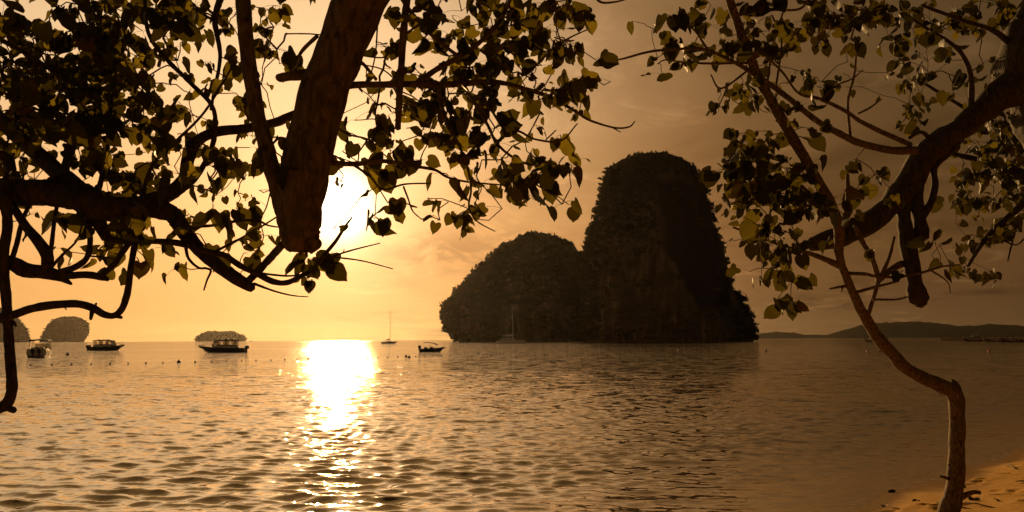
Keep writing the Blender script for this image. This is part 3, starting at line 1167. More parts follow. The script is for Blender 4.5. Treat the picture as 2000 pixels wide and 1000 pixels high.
L.limb([(195, 440, 4.95, 18), (214, 468, 4.95, 15), (280, 470, 4.9, 13), (350, 475, 4.9, 13), (405, 491, 4.9, 12), (437, 498, 4.9, 12), (468, 518, 4.9, 12), (504, 536, 4.9, 12), (534, 550, 4.9, 12), (560, 552, 4.9, 11), (586, 540, 4.9, 9), (610, 526, 4.9, 8), (632, 499, 4.9, 8), (655, 472, 4.9, 7), (676, 440, 4.9, 5), (688, 424, 4.9, 3)])
L.limb([(486, 548, 5.0, 15), (525, 507, 4.9, 15), (553, 476, 4.6, 15)])
L.limb([(651, 500, 4.9, 4), (690, 488, 4.85, 3.5), (742, 475, 4.8, 2)], 'twig')
L.limb([(648, 502, 4.9, 4), (705, 509, 4.85, 3), (767, 525, 4.8, 2)], 'twig')
L.limb([(508, 534, 4.9, 5), (564, 539, 4.9, 4), (602, 533, 4.9, 3)], 'twig')
L.limb([(496, 554, 5.0, 6), (534, 568, 4.95, 4), (570, 577, 4.9, 3), (602, 580, 4.9, 2)], 'twig')
L.limb([(362, 480, 5.0, 7), (368, 505, 5.0, 6), (388, 523, 4.95, 5), (402, 524, 4.9, 5), (412, 529, 4.9, 5), (404, 548, 4.9, 4), (398, 567, 4.9, 3)], 'twig')
L.limb([(372, 443, 5.0, 7), (420, 440, 4.95, 6), (468, 431, 4.9, 6), (505, 432, 4.9, 5), (523, 440, 4.85, 4), (545, 444, 4.8, 3)], 'twig')
L.limb([(424, 489, 4.9, 6), (468, 467, 4.85, 5), (510, 443, 4.8, 4), (543, 422, 4.7, 3)], 'twig')
L.limb([(165, 140, 5.3, 13), (158, 220, 5.2, 15), (142, 280, 5.1, 17), (124, 338, 5.0, 19)])
L.limb([(230, 60, 5.2, 6), (215, 220, 5.1, 8), (210, 290, 5.1, 9), (193, 372, 5.0, 11)])
L.limb([(282, -10, 5.0, 8), (290, 65, 5.0, 8), (325, 115, 5.0, 9), (370, 160, 5.0, 9), (416, 212, 5.0, 9), (416, 280, 5.05, 10), (384, 345, 5.1, 12), (348, 378, 5.05, 12)])
L.limb([(432, -10, 5.2, 15), (420, 40, 5.2, 12), (430, 110, 5.15, 8), (418, 180, 5.1, 7), (412, 214, 5.05, 6)])
L.limb([(276, 395, 5.0, 9), (290, 340, 5.0, 8), (310, 308, 5.0, 7), (350, 270, 5.0, 6), (402, 215, 5.0, 5), (460, 120, 5.0, 4)])
L.limb([(-30, 60, 5.3, 10), (60, 110, 5.3, 9), (120, 150, 5.3, 9), (160, 170, 5.3, 10)])
# lower left tangle
L.limb([('w', -3.62, 3.5, 2.66, .05), (-30, 300, 4.9, 22), (8, 385, 4.75, 22), (14, 440, 4.75, 20), (8, 488, 4.75, 20), (9, 540, 4.75, 19), (14, 608, 4.75, 19), (18, 664, 4.75, 19), (22, 720, 4.75, 20), (23, 762, 4.75, 20), (14, 788, 4.75, 21), (-8, 800, 4.75, 22), (-30, 803, 4.75, 20)])
L.limb([(12, 794, 4.75, 12), (26, 800, 4.74, 13), (31, 801, 4.74, 9)], 'stub')
L.limb([(-32, 626, 4.7, 18), (0, 622, 4.7, 19), (24, 616, 4.7, 18), (60, 603, 4.7, 17), (100, 596, 4.72, 17), (148, 593, 4.75, 16), (180, 601, 4.75, 16), (202, 613, 4.75, 14), (224, 616, 4.75, 13), (240, 600, 4.75, 13), (250, 565, 4.75, 13), (256, 520, 4.8, 12), (262, 484, 4.85, 12), (272, 430, 4.9, 12), (278, 405, 4.95, 12)])
L.limb([(181, 604, 4.75, 9), (179, 616, 4.74, 8), (177, 624, 4.74, 6)], 'stub')
L.limb([(222, 617, 4.75, 8), (238, 620, 4.74, 6)], 'stub')
L.limb([(100, 594, 4.72, 4), (94, 605, 4.72, 2)], 'stub', skel=False)
L.limb([(124, 597, 4.72, 4), (130, 605, 4.72, 2)], 'stub', skel=False)
L.limb([(186, 602, 4.75, 5), (188, 592, 4.73, 4)], 'stub', skel=False)
L.limb([(26, 628, 4.75, 8), (32, 638, 4.74, 4)], 'stub', skel=False)
L.limb([(2, 508, 4.8, 24), (28, 516, 4.8, 28), (50, 528, 4.8, 30), (88, 532, 4.8, 26), (116, 540, 4.8, 20), (140, 555, 4.8, 5)])
L.limb([(100, 532, 4.8, 18), (132, 538, 4.8, 15), (168, 536, 4.8, 14), (196, 541, 4.8, 13), (212, 546, 4.8, 8)])
L.limb([(196, 540, 4.8, 12), (224, 516, 4.8, 12), (240, 492, 4.82, 12), (260, 464, 4.85, 12), (276, 436, 4.9, 12), (285, 412, 4.95, 12)])
L.limb([(114, 534, 4.8, 16), (152, 519, 4.82, 13), (171, 501, 4.85, 12), (176, 474, 4.9, 11), (174, 440, 4.92, 11), (170, 405, 4.95, 11)])
L.limb([(92, 526, 4.8, 22), (91, 498, 4.8, 23), (70, 466, 4.8, 21), (50, 442, 4.82, 18), (26, 404, 4.85, 16), (14, 384, 4.9, 14)])
L.limb([(22, 510, 4.8, 11), (34, 470, 4.8, 10), (44, 430, 4.85, 9), (60, 395, 4.9, 9)])
L.limb([(96, 522, 4.8, 10), (101, 480, 4.8, 9), (105, 440, 4.85, 8), (112, 398, 4.9, 8)])
L.limb([(100, 522, 4.8, 7), (120, 500, 4.8, 6), (150, 470, 4.82, 4), (160, 440, 4.85, 3)], 'twig')
L.limb([(176, 500, 4.85, 4), (222, 505, 4.85, 3), (228, 518, 4.85, 2)], 'twig')
L.foliage(cells(0, 500, 0, 8), 5.4, 0.55, 0.096, tilt=.35)
L.foliage(cells(0, 500, 8, 12), 4.95, 0.2, 0.112)
L.foliage([(600, 480, 50, 6), (590, 515, 50, 5), (650, 460, 30, 3)], 4.9, .08, .105)
L.foliage([(-250, 0, 50, 5), (-200, 50, 50, 6), (-150, 100, 50, 7), (-100, 0, 50, 8), (-100, 100, 50, 8), (-50, 50, 50, 8), (-50, 150, 50, 8), (-60, 230, 50, 6), (100, -80, 50, 6), (200, -60, 50, 6), (300, -70, 50, 5), (0, -60, 50, 6), (400, -60, 50, 5)], 5.4, .4, .12)
nL = L.finish()

# ---- the thick limb that hangs into the middle of the view
tx, ty = 2.9, -2.0
H = Tree('beach_tree', 'tree with a thick cut limb hanging straight down in front of the sun', 'tree', (tx, ty, ground(tx, ty)), 'leafy trees framing the bay', bark='bark_limb', seed=31)
H.limb([('w', tx, ty, ground(tx, ty) - .2, .28), ('w', tx - .1, ty + .5, 2.2, .22), ('w', tx - .6, ty + 1.8, 4.4, .19), ('w', 1.3, 1.8, 5.7, .17), ('w', 0.35, 3.3, 5.4, .155), (790, -150, 4.15, 108),
        (705, -5, 4.2, 104), (664, 100, 4.2, 94), (627, 200, 4.2, 95), (603, 300, 4.2, 95), (589, 380, 4.2, 92), (584, 440, 4.2, 84), (585, 470, 4.2, 68), (590, 483, 4.2, 46)], 'trunk', knob=.07, sides=72, wob=.08, ridge=.035)
H.limb([('w', .75, 2.8, 5.65, .08), ('w', -.55, 3.6, 5.0, .062), (464, -150, 4.3, 32), (474, 0, 4.25, 31), (483, 100, 4.25, 30), (499, 200, 4.25, 30), (517, 278, 4.23, 31), (540, 355, 4.2, 36), (562, 420, 4.2, 44)], knob=.06, sides=24)
for sx, sy, ex, ey, sw in ((572, 474, 566, 492, 12), (588, 480, 586, 499, 14), (604, 478, 609, 495, 13), (616, 466, 624, 484, 12), (596, 482, 600, 502, 9), (560, 462, 552, 478, 8)):
    H.limb([(sx, sy - 14, 4.2, sw * 1.6), (sx, sy, 4.19, sw * 1.2), (ex, ey, 4.18, sw * .35)], 'splinter', skel=False, knob=.3, wob=.3)
for kx, ky, kw in ((555, 280, 30), (668, 158, 36), (648, 205, 18), (552, 150, 20), (612, 478, 34), (570, 476, 30), (640, 300, 16)):
    cxp = np.interp(ky, [0, 100, 200, 300, 400, 480], [700, 662, 625, 602, 588, 588])
    H.limb([(cxp * .5 + kx * .5, ky - 3, 4.2, kw * 1.1), (kx, ky, 4.19, kw), (kx + (kx - cxp) * .12, ky + 3, 4.18, kw * .55)], 'knot', skel=False, knob=.25, wob=.2)
H.limb([(640, 176, 4.2, 20), (688, 167, 4.25, 15), (750, 165, 4.35, 14), (825, 165, 4.45, 14), (880, 165, 4.5, 13), (965, 160, 4.55, 11), (1020, 172, 4.55, 9), (1075, 190, 4.6, 8), (1120, 215, 4.6, 6), (1150, 234, 4.6, 5), (1198, 249, 4.6, 4), (1228, 248, 4.6, 3.5), (1240, 237, 4.6, 2.5)])
H.limb([(1196, 249, 4.6, 3), (1212, 258, 4.6, 2)], 'twig', skel=False)
H.limb([(812, 165, 4.45, 12), (850, 137, 4.45, 12), (900, 110, 4.45, 11), (940, 80, 4.45, 10), (976, 40, 4.45, 9), (996, 0, 4.45, 8), (1010, -60, 4.45, 7)])
H.limb([(770, -30, 4.4, 9), (800, 20, 4.4, 9), (845, 70, 4.42, 8), (898, 112, 4.45, 7)])
H.limb([(938, 98, 4.45, 6), (970, 120, 4.45, 5), (1002, 137, 4.45, 4)], 'twig')
H.limb([(1030, 140, 4.5, 5), (1045, 130, 4.5, 5), (1080, 95, 4.5, 4), (1112, 74, 4.5, 3.5), (1147, 58, 4.5, 2.5)], 'twig')
H.limb([(925, 185, 4.5, 6), (958, 214, 4.5, 5.5), (985, 252, 4.5, 5), (1015, 257, 4.5, 5), (1045, 272, 4.5, 4.5), (1095, 275, 4.5, 4), (1128, 241, 4.5, 2.5)], 'twig')
H.limb([(1066, 273, 4.5, 3), (1078, 262, 4.5, 3), (1086, 254, 4.5, 2)], 'twig', skel=False)
H.limb([(800, -40, 4.3, 16), (795, 0, 4.3, 15), (787, 75, 4.3, 15), (781, 175, 4.3, 14), (777, 252, 4.3, 12)])
H.limb([(630, 316, 4.2, 16), (660, 319, 4.25, 11), (700, 320, 4.3, 10), (750, 315, 4.35, 9), (810, 325, 4.4, 7), (850, 332, 4.4, 6), (876, 347, 4.4, 5), (920, 356, 4.4, 4), (978, 361, 4.4, 3)])
H.limb([(690, 322, 4.3, 6), (722, 344, 4.3, 5), (748, 370, 4.3, 5), (790, 360, 4.3, 4), (840, 358, 4.3, 3)], 'twig')
H.limb([(788, 364, 4.3, 4), (797, 388, 4.3, 3.5), (806, 412, 4.3, 3), (823, 428, 4.3, 2)], 'twig')
H.limb([(855, 165, 4.5, 8), (868, 222, 4.5, 7), (895, 280, 4.5, 6), (914, 330, 4.5, 5), (920, 370, 4.5, 4.5), (916, 404, 4.5, 4), (932, 432, 4.5, 3), (967, 452, 4.5, 2)])
H.limb([(905, 165, 4.5, 8), (950, 240, 4.5, 6.5), (972, 282, 4.5, 6), (1016, 315, 4.5, 5), (1068, 327, 4.5, 4)])
H.limb([(645, 240, 4.2, 6), (680, 262, 4.3, 4), (712, 270, 4.3, 4), (760, 285, 4.35, 3)], 'twig')
H.limb([(690, 108, 4.2, 8), (712, 128, 4.25, 7), (735, 156, 4.3, 7)], 'twig')
H.limb([(738, 30, 4.2, 4), (734, 100, 4.25, 3), (726, 140, 4.28, 3)], 'twig')
H.limb([(690, 106, 4.2, 4), (750, 112, 4.25, 3), (768, 90, 4.28, 2.5), (785, 86, 4.3, 2)], 'twig')
H.limb([(700, 125, 4.22, 3), (745, 135, 4.25, 3), (775, 158, 4.3, 3)], 'twig')
H.limb([(620, 70, 4.2, 9), (590, 100, 4.25, 8), (575, 130, 4.3, 6), (552, 160, 4.3, 5)], 'twig')
H.limb([(560, 66, 4.3, 3), (600, 66, 4.25, 3), (625, 68, 4.2, 3)], 'twig')
H.limb([(568, 275, 4.2, 8), (545, 270, 4.25, 6), (530, 285, 4.25, 3)], 'twig')
H.foliage([c for c in cells(500, 1200, 0, 9) if not (550 <= c[0] < 650 and c[1] < 500)], 4.6, 0.28, 0.090, tilt=.39)
H.foliage([(500, 450, 50, 5)], 4.6, .1, .11)
H.foliage([(840, -50, 50, 6), (900, -60, 50, 6), (960, -50, 50, 6), (1030, -60, 50, 5), (540, -70, 50, 5)], 4.6, .3, .115)
nH = H.finish()

# ---- the slim crooked tree standing on the sand on the right
p0 = at(1850, 1024, 9.6)
S_ = Tree('beach_tree', 'slim crooked pale tree standing on the sand at the right', 'tree', (p0.x, p0.y, ground(p0.x, p0.y)), 'leafy trees framing the bay', bark='bark_pale', leaf='leaf_far', seed=41)
S_.limb([('w', p0.x - .02, p0.y, ground(p0.x, p0.y) - .2, .13), (1852, 1012, 9.6, 40), (1860, 980, 9.55, 36), (1866, 940, 9.5, 32), (1868, 880, 9.4, 31), (1870, 824, 9.3, 29), (1868, 785, 9.25, 30), (1862, 766, 9.2, 30), (1846, 757, 9.15, 27), (1800, 737, 9.0, 25), (1768, 718, 8.85, 24), (1742, 690, 8.7, 24),
         (1715, 661, 8.5, 23), (1696, 630, 8.3, 21), (1676, 595, 8.1, 19), (1659, 556, 7.9, 17), (1645, 521, 7.75, 16), (1638, 488, 7.6, 18), (1638, 445, 7.45, 22), (1617, 392, 7.3, 23), (1596, 352, 7.2, 22), (1568, 304, 7.1, 22), (1540, 256, 7.0, 21), (1508, 200, 6.9, 20), (1480, 152, 6.8, 20), (1460, 100, 6.7, 19), (1440, 44, 6.6, 18), (1425, 0, 6.5, 17), (1405, -70, 6.4, 15), (1395, -150, 6.3, 10)], 'trunk', sides=22, knob=.13)
S_.limb([(1866, 775, 9.22, 24), (1867, 756, 9.22, 18), (1862, 745, 9.22, 8), (1858, 741, 9.22, 3)], 'stub', skel=False)
S_.limb([(1866, 772, 9.22, 24), (1876, 778, 9.2, 12), (1884, 783, 9.2, 5)], 'stub', skel=False)
S_.limb([(1874, 972, 9.5, 14), (1888, 966, 9.45, 10), (1902, 961, 9.4, 8), (1915, 962, 9.4, 6)], 'stub', skel=False)
S_.limb([(1862, 940, 9.5, 8), (1850, 934, 9.45, 7), (1836, 930, 9.4, 4)], 'stub', skel=False)
S_.limb([(1874, 944, 9.5, 6), (1886, 952, 9.45, 4)], 'stub', skel=False)
S_.limb([(1862, 912, 9.45, 6), (1852, 908, 9.42, 3)], 'stub', skel=False)
S_.limb([(1745, 688, 8.7, 10), (1722, 684, 8.7, 8), (1716, 688, 8.7, 3)], 'stub', skel=False)
S_.limb([(1708, 650, 8.45, 6), (1716, 646, 8.44, 3)], 'stub', skel=False)
S_.limb([(1642, 520, 7.75, 13), (1596, 500, 7.6, 10), (1554, 488, 7.5, 7), (1500, 470, 7.4, 5), (1432, 444, 7.3, 4)])
S_.limb([(1655, 534, 7.85, 8), (1690, 535, 7.9, 7), (1708, 539, 7.9, 6), (1750, 541, 8.0, 5), (1802, 532, 8.1, 5), (1838, 521, 8.2, 4), (1874, 517, 8.3, 3)])
S_.limb([(1671, 571, 8.0, 7), (1704, 562, 8.0, 6), (1755, 549, 8.0, 4)])
S_.limb([(1694, 618, 8.25, 9), (1708, 574, 8.2, 8), (1717, 546, 8.15, 9), (1736, 504, 8.1, 7), (1747, 462, 8.1, 5)])
S_.limb([(1717, 548, 8.15, 11), (1704, 507, 8.0, 10), (1683, 470, 7.85, 10), (1670, 440, 7.8, 9)])
S_.limb([(1714, 548, 8.15, 13), (1743, 525, 8.2, 13), (1773, 510, 8.3, 13)])
S_.limb([(1652, 560, 7.9, 6), (1648, 559, 7.9, 6), (1620, 564, 7.85, 3)], 'twig', skel=False)
S_.limb([(1646, 561, 7.88, 4), (1643, 570, 7.86, 2)], 'twig', skel=False)
S_.limb([(1706, 585, 8.15, 5), (1750, 585, 8.2, 4), (1776, 578, 8.25, 3)], 'twig', skel=False)
S_.limb([(1818, 528, 8.15, 4), (1850, 550, 8.15, 3), (1856, 572, 8.15, 2)], 'twig', skel=False)
S_.limb([(1655, 340, 7.5, 7), (1656, 390, 7.5, 10), (1652, 440, 7.5, 11)])
S_.limb([(1545, 345, 7.2, 6), (1582, 378, 7.25, 7), (1615, 408, 7.3, 8)])
S_.limb([(1788, 294, 8.0, 18), (1740, 293, 7.8, 15), (1680, 280, 7.6, 14), (1640, 261, 7.4, 13), (1600, 239, 7.2, 12), (1540, 192, 7.0, 11), (1504, 165, 6.85, 11), (1472, 144, 6.75, 10), (1424, 116, 6.65, 7), (1372, 96, 6.6, 6), (1320, 96, 6.55, 5.5), (1268, 101, 6.5, 5), (1216, 115, 6.45, 4), (1184, 119, 6.4, 3)])
S_.limb([(1478, 122, 6.75, 8), (1440, 123, 6.7, 5), (1390, 124, 6.65, 5), (1340, 122, 6.6, 4), (1300, 117, 6.6, 3), (1284, 125, 6.6, 2)])
S_.limb([(1778, 283, 8.0, 11), (1720, 257, 7.8, 10), (1680, 237, 7.6, 9), (1650, 216, 7.4, 8), (1600, 193, 7.25, 7), (1560, 182, 7.1, 5), (1528, 141, 6.9, 5), (1504, 117, 6.8, 5), (1456, 74, 6.7, 6)])
S_.limb([(1673, 95, 7.3, 3), (1668, 148, 7.35, 5), (1656, 200, 7.4, 5), (1661, 268, 7.5, 6)], 'twig')
S_.limb([(1602, 196, 7.2, 5), (1632, 168, 7.2, 4), (1664, 154, 7.2, 3), (1686, 136, 7.2, 2)], 'twig')
S_.limb([(1676, 222, 7.5, 4), (1700, 210, 7.5, 4), (1722, 193, 7.5, 2.5)], 'twig', skel=False)
S_.limb([(1496, 178, 6.85, 5), (1510, 90, 6.8, 4), (1530, 20, 6.8, 4), (1545, -40, 6.8, 4)], 'twig')
S_.limb([(1516, 165, 6.9, 5), (1526, 80, 6.9, 4), (1508, 30, 6.9, 4)], 'twig')
S_.limb([(1470, 130, 6.7, 5), (1410, 172, 6.7, 4), (1388, 146, 6.7, 3)], 'twig')
S_.limb([(1418, 175, 6.7, 3), (1404, 208, 6.7, 2)], 'twig', skel=False)
S_.limb([(1382, 96, 6.6, 5), (1352, 55, 6.6, 4), (1318, 40, 6.6, 3), (1306, 30, 6.6, 2)], 'twig')
S_.limb([(1440, 30, 6.6, 6), (1500, 20, 6.7, 5), (1560, 18, 6.8, 5), (1580, -5, 6.8, 4)], 'twig')
S_.limb([(1150, -30, 6.2, 6), (1170, 2, 6.2, 5), (1200, 4, 6.2, 4), (1236, -6, 6.2, 3)], 'twig', skel=False)
S_.limb([(1300, -110, 6.3, 12), (1220, -70, 6.2, 9), (1150, -30, 6.2, 6)], skel=False)
S_.limb([(1400, -120, 6.35, 12), (1300, -110, 6.3, 12)], skel=False)
def ydep(px, py):
    return 6.75 + max(0, (px - 1440)) * 0.0028
S_.foliage([c for c in cells(1200, 1750, 0, 3)] + [c for c in cells(1200, 1650, 3, 12)], ydep, 0.22, 0.112, tilt=.34)
S_.foliage([(1650, 300, 50, 4), (1700, 300, 50, 5), (1650, 350, 50, 5), (1700, 350, 50, 5), (1800, 460, 50, 4), (1820, 500, 40, 4), (1640, 480, 40, 3), (1670, 480, 40, 4), (1740, 490, 40, 3)], 7.9, .15, .15)
S_.foliage([(1350, -60, 50, 4), (1420, -70, 50, 5), (1500, -60, 50, 5), (1580, -60, 50, 6), (1660, -50, 50, 6)], 6.8, .2, .15)
nS = S_.finish()

# ---- the big old tree leaning in from the right edge
p1 = at(2270, 700, 9.4)
B = Tree('beach_tree', 'old thick-trunked tree leaning in from the right edge with broken stubs', 'tree', (p1.x, p1.y, ground(p1.x, p1.y)), 'leafy trees framing the bay', bark='bark_dark', leaf='leaf_far', seed=51)
B.limb([('w', p1.x, p1.y, ground(p1.x, p1.y) - .2, .45), (2230, 650, 9.2, 150), (2150, 420, 8.9, 140), (2065, 245, 8.7, 135), (2018, 150, 8.6, 140), (2040, 60, 8.6, 128), (2100, -60, 8.6, 115), (2150, -200, 8.7, 90)], 'trunk', knob=.22, sides=64, wob=.12, ridge=.04)
B.limb([(2010, 165, 8.6, 90), (1960, 180, 8.55, 66), (1925, 212, 8.5, 52), (1885, 243, 8.45, 46), (1845, 270, 8.4, 46), (1812, 296, 8.4, 50), (1790, 330, 8.4, 52), (1765, 372, 8.4, 50), (1735, 405, 8.3, 46), (1697, 434, 8.2, 43), (1648, 460, 8.1, 40), (1604, 472, 8.0, 34), (1580, 481, 8.0, 20)], knob=.2, sides=40, ridge=.03)
B.limb([(1772, 350, 8.4, 40), (1764, 395, 8.35, 32), (1768, 440, 8.3, 30), (1778, 505, 8.25, 32), (1788, 553, 8.2, 33), (1795, 582, 8.2, 36), (1799, 596, 8.2, 22)], 'stub', knob=.25, sides=28)
B.limb([(1788, 340, 8.4, 34), (1789, 385, 8.35, 27), (1796, 425, 8.3, 26), (1802, 466, 8.25, 25)], 'stub', knob=.2)
B.limb([(1798, 430, 8.3, 16), (1818, 396, 8.3, 15), (1826, 362, 8.35, 14), (1826, 325, 8.4, 13), (1856, 296, 8.45, 13), (1882, 262, 8.5, 14)])
B.limb([(1897, 215, 8.5, 12), (1896, 150, 8.4, 10), (1880, 108, 8.35, 9), (1856, 84, 8.3, 8), (1824, 64, 8.25, 7), (1792, 44, 8.2, 6), (1772, 28, 8.2, 5), (1756, -5, 8.2, 4)])
B.limb([(1822, 278, 8.4, 12), (1800, 258, 8.3, 8), (1775, 270, 8.2, 6)], skel=False)
B.limb([(1990, 100, 8.6, 20), (1940, 60, 8.5, 10), (1880, 40, 8.5, 8), (1800, 10, 8.4, 6)])
B.limb([('w', p1.x + .2, p1.y + .4, 3.2, .12), (2120, 380, 10.2, 34), (2040, 360, 10.6, 26), (1970, 330, 10.8, 20), (1900, 310, 10.9, 12), (1860, 300, 10.9, 8)])
B.limb([(2040, 360, 10.6, 20), (1985, 410, 10.8, 14), (1930, 460, 10.9, 10), (1890, 520, 11, 6)])
B.limb([(2000, 300, 10.7, 14), (1960, 250, 10.8, 10), (1900, 220, 10.8, 8), (1800, 160, 10.8, 6)])
B.limb([(1985, 440, 10.8, 6), (1975, 480, 10.8, 4), (1968, 510, 10.8, 3)], 'twig', skel=False)
B.limb([(1960, 470, 10.8, 4), (1985, 478, 10.8, 3), (2005, 462, 10.8, 3)], 'twig', skel=False)
B.foliage(cells(1750, 2000, 0, 5), 9.3, 0.5, 0.145)
B.foliage([c for c in cells(1650, 1800, 3, 5)], 9.0, 0.3, 0.135)
B.foliage([c for c in cells(1850, 2000, 5, 11)], 10.8, 0.45, 0.14, tilt=.3)
B.foliage([(2000 + 50 * i, 50 * j, 50, 7) for i in range(5) for j in range(-2, 9)], 10.4, 0.6, 0.15)
nB = B.finish()
print('leaves', nL, nH, nS, nB)

# ------------------------------------------------------------------ boats
def hull_mesh(name, L, B, free, sheer_rise, mat, deck_z=None, bow_rake=0.12, n=13, draft=0.35, bow_pow=2.2):
    """lofted planing hull, stern at x=-L/2, bow at +L/2, waterline z=0"""
    mb = MB()
    ring = 7
    for i in range(n):
        t = i / (n - 1)
        x = -L / 2 + L * t
        w = B / 2 * (1 - max(0, (t - 0.45) / 0.55) ** bow_pow) * (0.93 + 0.07 * min(1, t / .3))
        w = max(w, 0.03)
        sh = free + sheer_rise * max(0, (t - .2) / .8) ** 2
        kz = -draft + (draft + sh * .75) * max(0, (t - 0.72) / 0.28) ** 2.2
        cz = -0.05 + (sh * .62 + .05) * max(0, (t - 0.5) / 0.5) ** 2
        kz = min(kz, cz - .01)
        xr = x + bow_rake * L * max(0, (t - .75) / .25) ** 2 * .4
        mb.v += [(xr, -w, sh), (xr, -w * .97, sh * .55 + cz * .45), (x, -w * .80, cz), (x, 0, kz), (x, w * .80, cz), (xr, w * .97, sh * .55 + cz * .45), (xr, w, sh)]
    for i in range(n - 1):
        for k in range(ring - 1):
            a = i * ring + k
            mb.f.append((a, a + ring, a + ring + 1, a + 1))
        a = i * ring
        mb.f.append((a, a + 6, a + ring + 6, a + ring))       # deck
    mb.f.append(tuple(range(6, -1, -1)))
    return mb.mesh(name, mat)


def outboard(parent, x, y, z, s=1.0):
    m_ = MB().box(x - .38 * s, x + .12 * s, y - .17 * s, y + .17 * s, z + .15 * s, z + .72 * s, .09 * s)
    o = m_.build('outboard_motor', M['motor'], parent)
    MB().box(x - .12 * s, x + .08 * s, y - .06 * s, y + .06 * s, z - .75 * s, z + .149 * s, .03 * s).build('leg', M['motor'], o)
    return o


def roofed_launch(label, px, py, heading, L=8.2, group='roofed tour launches', light=True):
    """tour speedboat: flared hull, long roofed cabin with side windows, bow pulpit, outboards"""
    loc = on_water(px, py)
    r = empty('tour_launch', (loc.x, loc.y, 0.0), heading)
    tag(r, label, 'boat', group)
    B_ = L * 0.31
    obj('hull', hull_mesh('hull', L, B_, L * .105, L * .055, M['white'] if light else M['navy'], bow_rake=.2), r)
    z0 = L * .108
    # rubbing strake
    MB().tube([(-L / 2 - .02, -B_ * .475, z0 - .06), (0, -B_ * .505, z0 - .03), (L * .25, -B_ * .45, z0 + .05), (L * .44, -B_ * .12, z0 + .22)], .05, 6).build('rubbing_strake', M['navy'], r)
    MB().tube([(-L / 2 - .02, B_ * .475, z0 - .06), (0, B_ * .505, z0 - .03), (L * .25, B_ * .45, z0 + .05), (L * .44, B_ * .12, z0 + .22)], .05, 6).build('rubbing_strake', M['navy'], r)
    xa, xb = -L * .30, L * .20
    zt = L * .285
    hw = B_ * .42
    # roof: cambered slab with an overhanging visor
    mb = MB()
    prof = [(-1, 0), (-.9, .10), (-.5, .17), (0, .19), (.5, .17), (.9, .10), (1, 0)]
    xs_ = [(xa - .25, .94), (xa - .1, 1.0), (0, 1.02), (xb - .3, 1.0), (xb + .2, .92)]
    for x, s in xs_:
        for y, z in prof: mb.v.append((x, y * hw * 1.06 * s, zt + z * .8 - (0.10 if x > xb else 0)))
        for y, z in prof[::-1]: mb.v.append((x, y * hw * 1.03 * s, zt + z * .8 - .07 - (0.10 if x > xb else 0)))
    mb.f += grid_faces(5, 14, True)
    mb.f += [tuple(range(13, -1, -1)), tuple(range(56, 70))]
    roof = mb.build('roof', M['canvas'], r)
    for k in range(3):
        x = xa + .8 + k * L * .14
        MB().box(x - .28, x + .28, -.45, .45, zt + .155, zt + .30, .05).build('roof_pack', M['seat'], roof)
    MB().tube([(xa + .3, 0, zt + .12), (xa + .2, 0, zt + .9)], .018, 5).build('aerial', M['steel'], roof)
    # coaming under the windows, pillars and panes
    for s in (-1, 1):
        MB().box(xa - .1, xb + .35, s * hw - .04, s * hw + .04, z0 - .05, z0 + L * .05, .02).build('coaming', M['white'], r)
        n = 6
        for k in range(n):
            x = xa + (xb - xa) * k / (n - 1)
            lean = .45 if k == n - 1 else (-.15 if k == 0 else 0.04)
            MB().tube([(x + lean, s * hw, z0 + L * .049), (x - .04, s * hw * .98, zt + .02)], .055 if k in (0, n - 1) else .04, 6).build('pillar', M['navy'], r)
        for k in range(n - 1):
            x0 = xa + (xb - xa) * k / (n - 1) + .05; x1 = xa + (xb - xa) * (k + 1) / (n - 1) - .05
            if k in (1, 3): continue
            MB().box(x0, x1, s * hw - .008, s * hw + .008, z0 + L * .051, zt - .02).build('side_window', M['glass'], r)
    MB().add([(xb + .42, -hw * .95, z0 + L * .05), (xb + .42, hw * .95, z0 + L * .05), (xb + .0, hw * .93, zt - .02), (xb + .0, -hw * .93, zt - .02),
              (xb + .44, -hw * .95, z0 + L * .05), (xb + .44, hw * .95, z0 + L * .05), (xb + .02, hw * .93, zt - .02), (xb + .02, -hw * .93, zt - .02)],
             [(0, 1, 2, 3), (7, 6, 5, 4), (0, 4, 5, 1), (3, 2, 6, 7), (0, 3, 7, 4), (1, 5, 6, 2)]).build('windscreen', M['glass'], r)
    for s in (-1, 1):
        m_ = MB().box(xa + .3, xb - .5, s * hw * .68 - .18, s * hw * .68 + .18, z0, z0 + .32, .05)
        m_.box(xa + .3, xb - .5, s * hw * .85 - .05, s * hw * .85 + .05, z0 + .321, z0 + .62, .03)
        m_.build('bench', M['seat'], r)
    m_ = MB()
    bz = z0 + L * .055
    m_.tube([(L * .26, -B_ * .36, bz), (L * .30, -B_ * .33, bz + .36), (L * .47, -.12, bz + .42), (L * .555, 0, bz + .36)], .022, 6)
    m_.tube([(L * .26, B_ * .36, bz), (L * .30, B_ * .33, bz + .36), (L * .47, .12, bz + .42), (L * .555, 0, bz + .36)], .022, 6)
    m_.tube([(L * .40, -B_ * .22, bz - .02), (L * .40, -B_ * .22, bz + .4)], .018, 5)
    m_.tube([(L * .40, B_ * .22, bz - .02), (L * .40, B_ * .22, bz + .4)], .018, 5)
    m_.build('bow_rail', M['steel'], r)
    MB().box(L * .44, L * .575, -.16, .16, bz - .02, bz + .10, .04).build('bow_pulpit', M['wood'], r)
    for y in (-.62, 0, .62):
        outboard(r, -L / 2 - .12, y, z0 * .55, 1.15)
    return r


# heading: 0 = bow to the right, pi = bow to the left
roofed_launch('roofed launch with its bow to the left in front of the low islet', 437, 688.5, math.pi + .12, 8.0, light=False)
roofed_launch('roofed launch with its bow to the right below the far round island', 206, 684.5, -.10, 8.4, light=False)


